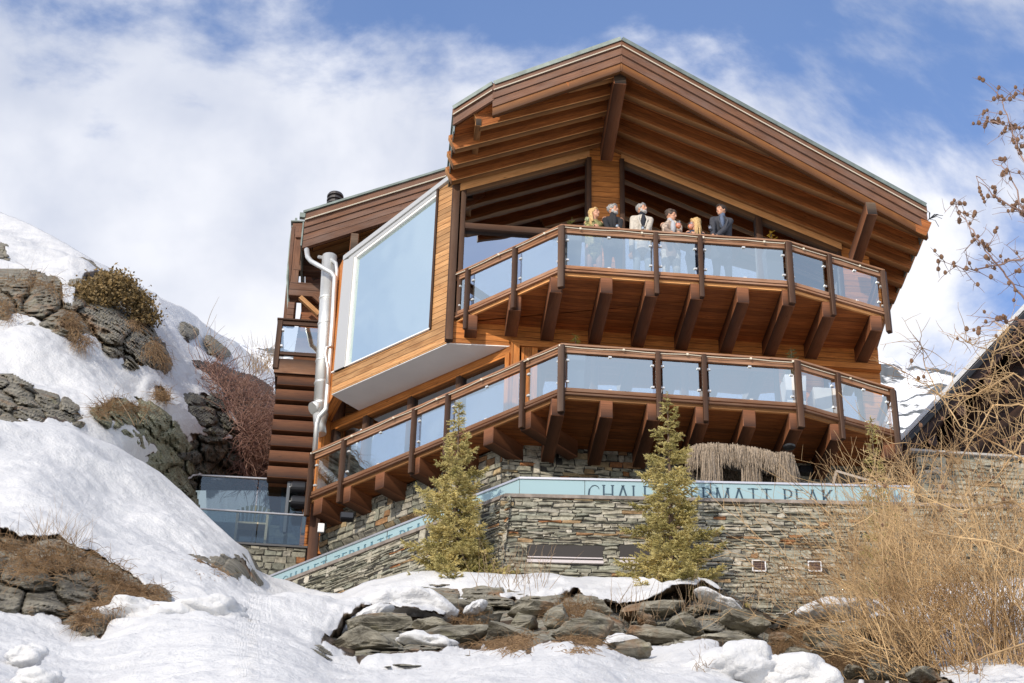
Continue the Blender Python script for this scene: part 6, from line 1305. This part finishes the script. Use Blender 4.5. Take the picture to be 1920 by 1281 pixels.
    if 'legs' in cfg:
        T = Blob()
        for h0, kn, an in feet: T.cap([h0, kn, an+Vector((0, 0, .03))], [.105, .072, .056])
        T.cap([hip[0], hip[1]], [.115, .115]); T.build('trousers', cfg['legs'], root, vox=.010, smooth=3)
    T = Blob()
    for _, kn, an in feet: T.cap([an+Vector((0, .03, -.025)), an+Vector((0, -.16, -.035))], [.045, .038])
    T.build('shoes', M_black, root, vox=.009, smooth=2)
    if cfg.get('scarf'):
        T = Blob()
        for s_ in (-1, 1): T.cap([(x+s_*.05, Y-.02, shz+.05), (x+s_*.14, Y-.07, shz-.10), (x+s_*.12, Y-.10, shz-.45)], [.045, .06, .05])
        T.build('shawl', cfg['scarf'], root, vox=.009, smooth=2)
    return root, arms, (x, shz, H)
zr_ = ZU+.015; Yr = A[1]
hair_b = foliage('blonde_hair', (.42, .25, .09), (.72, .50, .24), 0, 40); hair_g = foliage('grey_hair', (.16, .15, .14), (.46, .45, .43), 0, 40); hair_d = foliage('dark_hair', (.018, .013, .011), (.07, .05, .04), 0, 40); hair_c = foliage('dark_curly_hair', (.03, .022, .018), (.14, .10, .08), 0, 60)
beard = plain('grey_beard', (.42, .40, .38), .9, 0, .3, 60)
pat = foliage('olive_flowered_cloth', (.05, .055, .02), (.42, .38, .16), 0, 22)
Yp = 27.72
person('blonde woman in olive flowered dress holding a pale drink, leftmost at the upper rail', 1114, 391, Yp, dict(head=.95, lean=.05, w=.88, hands=[(-.03, Yr+.02, zr_+.07), (-.13, Yr+.06, zr_+.03)], hair=hair_b, brow=hair_g, long=.16, top=pat, topname='dress', hem=.22, nod=.18))
person('grey-bearded man in black turtleneck, second from left at the upper rail', 1149, 384, Yp+.03, dict(head=1.0, lean=.04, hands=[(-.12, Yr+.05, zr_+.03), (.05, Yr+.02, zr_+.05)], hair=hair_g, beard=beard, top=cloth('black_knit', (.018, .019, .023)), topname='sweater', neck=cloth('black_knit', (.018, .019, .023)), neckname='turtleneck', legs=cloth('black_trousers', (.02, .022, .03)), nod=.05))
person('grey-bearded man in pale beige blazer and light jeans, third from left at the rail', 1203, 383, Yp, dict(head=.85, lean=.06, w=1.08, hands=[(-.23, Yr+.28, zr_-.30), (.04, Yr+.03, zr_+.05)], hair=hair_g, beard=beard, bulk=.008, top=cloth('beige_blazer', (.52, .47, .40), .2), topname='blazer', neck=cloth('dark_navy_shirt', (.015, .018, .028)), neckname='shirt', lapel=cloth('beige_lapel', (.58, .53, .46)), legs=cloth('light_jeans', (.42, .47, .52)), nod=.12, hem=.14))
person('dark curly-haired person in grey turtleneck and brown shawl sipping an orange drink', 1258, 395, Yp-.02, dict(head=1.05, lean=.20, hands=[(-.06, Yr+.03, zr_+.05), (.07, Yr+.03, zr_+.06)], hair=hair_c, curly=1, top=cloth('taupe_cardigan', (.26, .19, .15), .3), topname='cardigan', neck=cloth('grey_knit', (.42, .43, .46)), neckname='turtleneck', scarf=cloth('striped_shawl', (.46, .36, .28), .5), legs=cloth('pale_trousers', (.55, .52, .46)), nod=-.15))
person('long-haired blonde woman turned away with an orange drink, second from right at the rail', 1303, 410, Yp-.02, dict(head=-1.9, lean=.16, w=.86, hands=[(-.13, Yr+.03, zr_+.04), (-.03, Yr+.05, zr_+.02)], hair=hair_b, long=.24, top=cloth('dark_blue_sweater', (.03, .035, .06)), topname='sweater', legs=cloth('navy_trousers', (.03, .04, .07)), nod=.0))
person('dark-haired man in charcoal blazer leaning on the rail, rightmost, hands clasped', 1352, 385, Yp-.08, dict(head=-1.0, lean=.20, w=1.08, hands=[(-.24, Yr+.02, zr_+.05), (-.17, Yr+.03, zr_+.04)], hair=hair_d, bulk=.01, top=cloth('charcoal_blazer', (.045, .047, .058), .25), topname='blazer', neck=cloth('blue_shirt', (.10, .13, .20)), neckname='shirt', lapel=cloth('charcoal_lapel', (.06, .062, .075)), legs=cloth('dark_trousers', (.03, .035, .05)), nod=-.08))
M_gl = glassmat('drinking_glass', .22, (.92, .95, .97)); M_or = plain('orange_drink', (.90, .22, .01), .2); M_drk = plain('dark_drink', (.10, .03, .06), .2)
def wineglass(px, py, Y, lab, s=1.0):
    c = onY(px, py, Y); r = empty('wine_glass', lab, 'wine glass', 'orange spritz glasses', loc=tuple(c)); bpy.context.view_layer.update()
    m = MB(); m.lathe(c, [(.035*s, -.135*s), (.004, -.13*s), (.004, -.055*s), (.02*s, -.05*s), (.043*s, -.02*s), (.052*s, .015*s), (.046*s, .06*s), (.04*s, .085*s)], 20); o = m.build('glass', M_gl, None, smooth=True); keepto(o, r)
    m = MB(); m.lathe(c, [(.002, -.048*s), (.018*s, -.045*s), (.040*s, -.018*s), (.049*s, .012*s), (.046*s, .032*s), (.0, .033*s)], 20); keepto(m.build('drink', M_or, smooth=True), r)
    m = MB(); a = c+V3(.01, 0, .03); m.tube([a, a+V3(.02, 0, .10)], .004, 5); keepto(m.build('straw', M_clip), r)
wineglass(1272, 424, Yr+.07, 'round-bowled glass of orange drink at the curly-haired drinker\'s face', 1.12)
wineglass(1295, 426, Yr+.07, 'round-bowled glass of orange drink held before the turned-away blonde', 1.12)
for px, py, lab, mt in ((1157, 424, 'small clear tumbler in the hand of the man in the black turtleneck', M_clip), (1205, 428, 'small clear tumbler in the hand of the man in the beige blazer', M_clip), (1331, 427, 'small dark drink tumbler in the clasped hands of the charcoal-blazered man', M_drk)):
    c = onY(px, py, Yr+.02); r = empty('tumbler', lab, 'tumbler', 'tumblers held at the rail', loc=tuple(c)); bpy.context.view_layer.update()
    m = MB(); m.lathe(c, [(.028, -.04), (.03, -.038), (.036, .045), (.033, .045), (.027, -.03), (.0, -.031)], 16); keepto(m.build('glass', M_gl, smooth=True), r); m = MB(); m.lathe(c, [(.0, -.029), (.026, -.028), (.029, .005), (0, .006)], 14); keepto(m.build('drink', mt, smooth=True), r)
c = onY(1101, 412, Yr+.1); g = RM(); rs = random.Random(2)
for k in range(260): d = V3(rs.gauss(0, 1), rs.gauss(0, 1), rs.gauss(0, 1)); d /= np.linalg.norm(d); p = c+d*rs.uniform(.02, .055); s_ = np.cross(d, V3(.3, .5, .8)); s_ /= np.linalg.norm(s_); q = np.cross(s_, d); g.quad(p-s_*.012, p-q*.012, p+s_*.012, p+q*.012)
tag(g.build('flower_posy', foliage('pale_petals', (.45, .50, .22), (.80, .82, .60), .2, 60), smooth=False), 'pale green flower posy held before the leftmost blonde woman', 'flowers')
print('TIMER p5.py', time.time()-T0)
